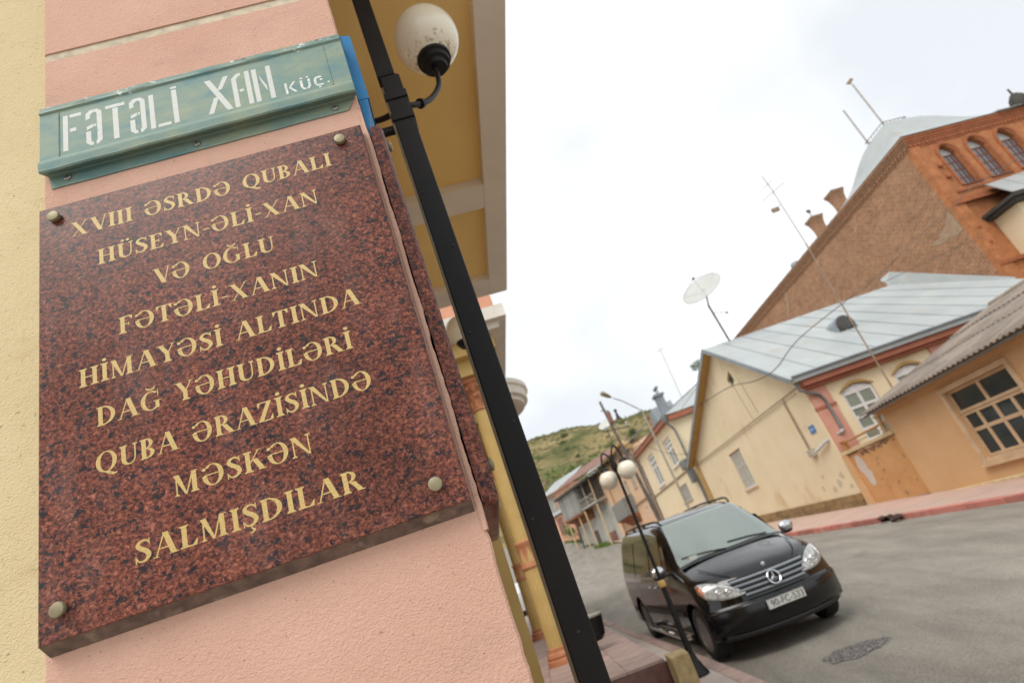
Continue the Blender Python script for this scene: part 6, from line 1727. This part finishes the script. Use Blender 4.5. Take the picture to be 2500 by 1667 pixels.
# small houses where the road leaves the view
h5 = thing('small_house', 'small pink house with pale metal lean-to roof at the end of the street', 'house', (.6, 82, 0), radians(125))
MB().box(0, 7.0, -5, 0, 5.5, 13.3).build('wall', 'pinkhouse', h5)
MB().box(4.3, 6.8, .01, .06, 10.9, 12.8).build('window_shutter', 'greyboard', h5)
MB().box(.6, 1.8, .01, .06, 10.9, 12.6).build('window_shutter', 'greyboard', h5)
roof_panels(h5, (-.5, .6, 13.2), (7.6, .6, 13.2), (7.6, -3, 15.2), (-.5, -3, 15.2), 6)
roof_panels(h5, (-1.0, 2.2, 9.9), (7.8, 2.2, 9.9), (7.8, .02, 10.8), (-1.0, .02, 10.8), 7)
MB().box(-.6, 7.4, 1.6, 1.8, 5.5, 9.85).build('porch_wall', 'pinkhouse', h5)
MB().box(1.6, 3.0, 1.81, 1.86, 7.2, 9.4).build('door', 'rust', h5)
MB().box(4.0, 5.4, 1.81, 1.86, 7.6, 9.3).build('porch_window', 'greyboard', h5)
h6 = thing('small_house', 'far cream house on the hillside foot behind the pink house', 'house', (-4, 96, 0), radians(120))
MB().box(0, 9, -5, 0, 7, 15.2).build('wall', 'peach', h6)
roof_panels(h6, (-.6, .6, 15.1), (9.6, .6, 15.1), (8, -2.5, 17.4), (1, -2.5, 17.4), 6, 'rust')
window(h6, TG, 2, 3.2, 12, 13.6, 'winwhite', 'glass_dark', [.5], [.5], .1, .08, .12)
window(h6, TG, 5, 6.2, 12, 13.6, 'winwhite', 'glass_dark', [.5], [.5], .1, .08, .12)
h7 = thing('small_house', 'far house with pale sheet metal roof half hidden behind the red roof', 'house', (5.5, 90, 0), radians(110))
MB().box(0, 9, -5, 0, 7, 14.6).build('wall', 'pinkhouse', h7)
roof_panels(h7, (-.6, .6, 14.5), (9.6, .6, 14.5), (8, -3, 17.0), (1, -3, 17.0), 7)
# left side of the far street: low wall, hidden mostly by the post
lw = thing('garden_wall', 'low pale wall along the left side of the far street', 'wall', (-6.8, 58, gz(58)), radians(103))
for k in range(22): MB().box(k * 1.3, k * 1.3 + 1.27, -.15, .15, -.2 + k * .03, 1.6 + k * .12).build('wall_block', 'greywall', lw)
pc = thing('parked_car', 'white parked car glimpsed in the slit between the yellow strip and the columns', 'car', (-4.1, 29.5, gz(29.5) + .0), radians(100))
b = MB(); secs = []
for x, zt, w in ((2.05, .55, .62), (2.0, .70, .75), (1.2, .86, .80), (.9, .92, .80), (.35, 1.38, .66), (-.9, 1.44, .66), (-1.6, 1.05, .78), (-2.0, .98, .76), (-2.1, .6, .7)):
    secs.append([(x, -w, .28), (x, -w * 1.02, .55), (x, -w, min(zt, .9)), (x, -w * .85, zt), (x, 0, zt + .03), (x, w * .85, zt), (x, w, min(zt, .9)), (x, w * 1.02, .55), (x, w, .28), (x, -w, .28)])
b.grid(secs); b.poly(secs[0][:-1]); b.poly(secs[-1][:-1]); b.build('body', 'carwhite', pc, smooth=35)
b = MB(); b.grid([[(.84, -.62, .97), (.84, .62, .97)], [(.42, -.56, 1.33), (.42, .56, 1.33)]]); b.build('windscreen', 'carglass', pc, fix=False)
for s_ in (-1, 1):
    b = MB(); b.grid([[(.65, s_ * .80, .93), (-1.35, s_ * .80, .93)], [(.30, s_ * .70, 1.32), (-.9, s_ * .70, 1.34)]]); b.build('side_window', 'carglass', pc, fix=False)
    for xw in (1.3, -1.3):
        b = MB(); b.lathe([(.3, s_ * .66), (.3, s_ * .84), (.2, s_ * .85), (.001, s_ * .85)], (xw, 0, .3), 20, 'y'); b.build('wheel', 'tyre', pc, smooth=35)

# =========================== poles and wires ===========================
up_ = thing('utility_pole', 'dark leaning utility pole with insulators behind the globe street lamp', 'utility pole', (4.28, 33, .9))
P0_ = Vector((4.28, 33, .9)); tp_ = Vector((3.60, 33, 10.0)) - P0_
b = MB(); b.tube([(0, 0, 0), tp_], [.12, .07], 8); b.build('pole', 'steel', up_)
b = MB(); b.tube([tp_ * .80 + Vector((-.5, 0, .1)), tp_ * .80 + Vector((.9, 0, -.1))], .04, 6); b.tube([tp_ * .93 + Vector((-.2, 0, .1)), tp_ * .93 + Vector((.2, 0, 0))], .03, 6)
b.build('crossarm', 'steel', up_)
for dx in (-.4, .3, .8): 
    b = MB(); b.lathe([(.04, 0), (.08, .08), (.05, .12), (.08, .18), (.03, .24)], tp_ * .80 + Vector((dx, 0, .05 - .1 * dx)), 8); b.build('insulator', 'greywall', up_)
b = MB(); b.box(tp_.x * .87 - .05, tp_.x * .87 + .22, -.18, .10, tp_.z * .84, tp_.z * .84 + .75); b.build('lantern', 'rust', up_, bevel=.06)
rl = thing('road_lamp', 'pale leaning road lamp pole with long arm and cream head above the street', 'street lamp', (6.42, 36, 1.0))
bt = Vector((6.42, 36, 1.0)); ft = Vector((6.17, 36, 9.36)) - bt; hd = Vector((3.95, 33.4, 9.0)) - bt
b = MB(); b.tube([(0, 0, 0), ft], [.09, .055], 8); b.build('pole', 'palesteel', rl)
hd2 = ft + Vector((-2.0, -2.6, 1.0))
for q in (1,):
    pass
ray_h = Vector((3.594, 30, 8.024))
hp = Vector((0, 0, CAMH)) + ray_h * (33.2 / 30) - bt
b = MB(); b.tube([ft - Vector((0, 0, .05)), ft.lerp(hp, .5) + Vector((0, 0, .08)), hp + (ft - hp) * .25], .032, 7); b.build('arm', 'palesteel', rl)
dd_ = (hp - ft).normalized()
b = MB(); b.tube([hp - dd_ * .75, hp - dd_ * .45, hp + dd_ * .1, hp + dd_ * .2], [.05, .12, .15, .04], 10); b.build('lamp_head', 'lampcream', rl, smooth=40)
def wire(label, pts, r=.014, group=None):
    P = [Vector(p) for p in pts]; Q = [P[0]] + P + [P[-1]]; o = []
    for i in range(1, len(Q) - 2):
        for k in range(6):
            t = k / 6; o.append(0.5 * (2 * Q[i] + (Q[i + 1] - Q[i - 1]) * t + (2 * Q[i - 1] - 5 * Q[i] + 4 * Q[i + 1] - Q[i + 2]) * t * t + (-Q[i - 1] + 3 * Q[i] - 3 * Q[i + 1] + Q[i + 2]) * t ** 3))
    o.append(P[-1])
    b = MB(); b.tube(o, r, 6)
    return tag(b.build('cable', 'wire', smooth=True), label, 'cable', group)
def W(dx, dz, d): return (dx * d, d, CAMH + dz * d)
wire('thick sagging cable from the brick building past the roof vent to the gable', [W(1.023, .422, 27.2), W(.894, .393, 26.5), W(.849, .372, 26), W(.778, .348, 25), W(.664, .300, 23.5), W(.576, .273, 22), W(.473, .239, 21), W(.414, .205, 20.6), W(.372, .197, 20.8), W(.328, .202, 24), W(.277, .193, 30), W(.236, .183, 35)], .020)
wire('thinner cable joining the sagging one from the right over the metal roof', [W(.865, .300, 20), W(.80, .297, 19.8), W(.72, .289, 19.6), W(.66, .283, 19.5), (14.2, 22.6, 7.85)], .011)
wire('slack cable along the far houses from the utility pole', [(3.68, 33, 8.2), (4.6, 38, 7.3), (5.6, 45, 7.4), (6.6, 52, 8.9)], .014)
wire('cable from the utility pole to the gabled house wall', [(3.9, 33, 8.1), (5.6, 34.6, 6.7), (7.0, 36, 6.1), (8.3, 37, 6.0)], .013)

# =========================== trees and bushes ===========================
def leaf_crown(rnd, R, n, size, sq=.8, lumps=6):
    b = MB(); cs = [(Vector((rnd.gauss(0, .42) * R, rnd.gauss(0, .42) * R, rnd.gauss(0, .30) * R * sq)), R * rnd.uniform(.35, .62)) for _ in range(lumps)]
    for i in range(n):
        c, r = rnd.choice(cs)
        d = Vector((rnd.gauss(0, 1), rnd.gauss(0, 1), rnd.gauss(0, 1))).normalized()
        p = c + d * r * (rnd.random() ** .33)
        u = Vector((rnd.gauss(0, 1), rnd.gauss(0, 1), rnd.gauss(0, 1))).normalized(); v = u.cross(d).normalized(); s_ = size * rnd.uniform(.5, 1.2)
        b.poly([p - u * s_, p + v * s_ * .55, p + u * s_, p - v * s_ * .55])
    return b
rnd = random.Random(21)
cm = [leaf_crown(rnd, 1.0, 900, .075).mesh('crown', 'leaf', fix=False) for _ in range(3)]
cl = [leaf_crown(rnd, 1.0, 900, .075).mesh('crown', 'leaf_light', fix=False) for _ in range(2)]
tb = MB(); tb.tube([(0, 0, -1.6), (.05, .02, -.6), (.02, 0, .1)], [.13, .08, .03], 7); tb.tube([(.05, .02, -.7), (.35, .1, -.1)], [.05, .02], 5); tb.tube([(.05, .02, -.8), (-.3, .2, -.15)], [.05, .02], 5); tb = tb.mesh('trunk', 'bark')
def tree(x, y, R, light, label, group=None, zz=None):
    z = (hillz(x, y) if zz is None else zz)
    t = thing('tree', label, 'tree', (x, y, z), 0, group)
    o = bpy.data.objects.new('crown', (cl if light else cm)[rnd.randrange(2)]); COL.objects.link(o); o.parent = t
    o.location = (0, 0, R * 1.25); o.scale = (R, R, R * .85); o.rotation_euler = (0, 0, rnd.uniform(0, 6))
    o = bpy.data.objects.new('trunk', tb); COL.objects.link(o); o.parent = t; o.location = (0, 0, R * 1.4); o.scale = (R, R, R)
tree(1.9, 98, 4.2, True, 'leafy light green tree rising behind the pale lean-to roof at the street end', zz=10.5)
tree(-2.5, 104, 3.6, True, 'light green tree just left of the small pink house roof', zz=10.5)
tree(5.6, 112, 4.0, False, 'dark green tree above the rusty red roof ridge', zz=12.2)
tree(-.4, 78.2, 1.5, True, 'fresh green bush tree below the boarded balcony', zz=5.0)
tree(13.2, 44.5, .7, False, 'small tree top between the gabled house roof and the whip antenna', zz=12.1)
ORD = ['first', 'second', 'third', 'fourth', 'fifth', 'sixth', 'seventh', 'eighth', 'ninth', 'tenth', 'eleventh', 'twelfth']
for grp, n, lo_, hi_, where in (('bushes on the hill crest', 9, 288, 297, 'low dark bush on the hill crest'), ('bushes on the hill slope', 10, 150, 265, 'rounded bush on the dry hill slope')):
    sp_l = sorted(rnd.uniform(-1.5, 9.5) for _ in range(n))
    for i, az_ in enumerate(sp_l):
        d = rnd.uniform(lo_, hi_); x, y = d * sin(radians(az_)), d * cos(radians(az_))
        R_ = rnd.uniform(.9, 1.7) if lo_ > 280 else rnd.uniform(1.2, 2.6)
        t_ = tree(x, y, R_, i % 3 == 0, where + ', ' + ORD[i] + ' from the left', grp, hillz(x, y) - R_ * 1.0)
mo = thing('monument', 'small dark monument on the hill crest above the metal roofs', 'monument', (37.2, 290, hillz(37.2, 290)))
b = MB(); b.box(-1.3, 1.3, -1, 1, -2, 1.2); b.hull8([(-.9, -.7, 1.2), (.9, -.7, 1.2), (.9, .7, 1.2), (-.9, .7, 1.2)], [(-.5, -.4, 4.4), (.4, -.4, 4.4), (.4, .4, 4.4), (-.5, .4, 4.4)]); b.ball((0, 0, 5.2), .9, 8, 6); b.build('figure', 'darkwood', mo)
# ragged dry scrub over the hill slope and crest
b = MB(); rs = random.Random(77)
for i in range(2600):
    az_ = radians(rs.uniform(-4, 13)); d = rs.uniform(140, 300) if i % 3 else rs.uniform(280, 302)
    if sin(d * .11 + az_ * 30) + sin(az_ * 90 + d * .05) < -.35 and i % 3: continue
    x, y = d * sin(az_), d * cos(az_); z = hillz(x, y); r = rs.uniform(.25, .8)
    for q in range(4):
        a = rs.uniform(0, pi); u = Vector((cos(a), sin(a), 0)) * r
        o_ = Vector((x + rs.uniform(-.6, .6), y + rs.uniform(-.6, .6), z - .1))
        b.poly([o_ - u, o_ + u * .8, o_ + u * rs.uniform(.3, 1) + Vector((0, 0, r * rs.uniform(.5, 1.1))), o_ - u * rs.uniform(.2, .9) + Vector((0, 0, r * rs.uniform(.6, 1.3)))])
stuff(b.build('scrub', 'scrub', fix=False))
# grass verge
b = MB(); rnd = random.Random(4)
for i in range(5200):
    y = rnd.uniform(66, 97); x = along(kr, y) + rnd.uniform(-1.3, .3) + .5 * sin(y * .9)
    if sin(y * 1.3) + sin(y * .47 + 1) < -.5: continue
    h = rnd.uniform(.08, .28); a = rnd.uniform(0, pi); w = .05
    p = Vector((x, y, gz(y) + .01)); d = Vector((cos(a), sin(a), 0)) * w
    b.poly([p - d, p + d, p + Vector((rnd.uniform(-.1, .1), rnd.uniform(-.1, .1), h))])
for i in range(500):
    y = rnd.uniform(40, 60); x = along(kr, y) + rnd.uniform(-.5, .1)
    p = Vector((x, y, gz(y) + .01)); b.poly([p - Vector((.05, 0, 0)), p + Vector((.05, 0, 0)), p + Vector((0, .05, rnd.uniform(.05, .2)))])
stuff(b.build('grass', 'leaf_light', fix=False))
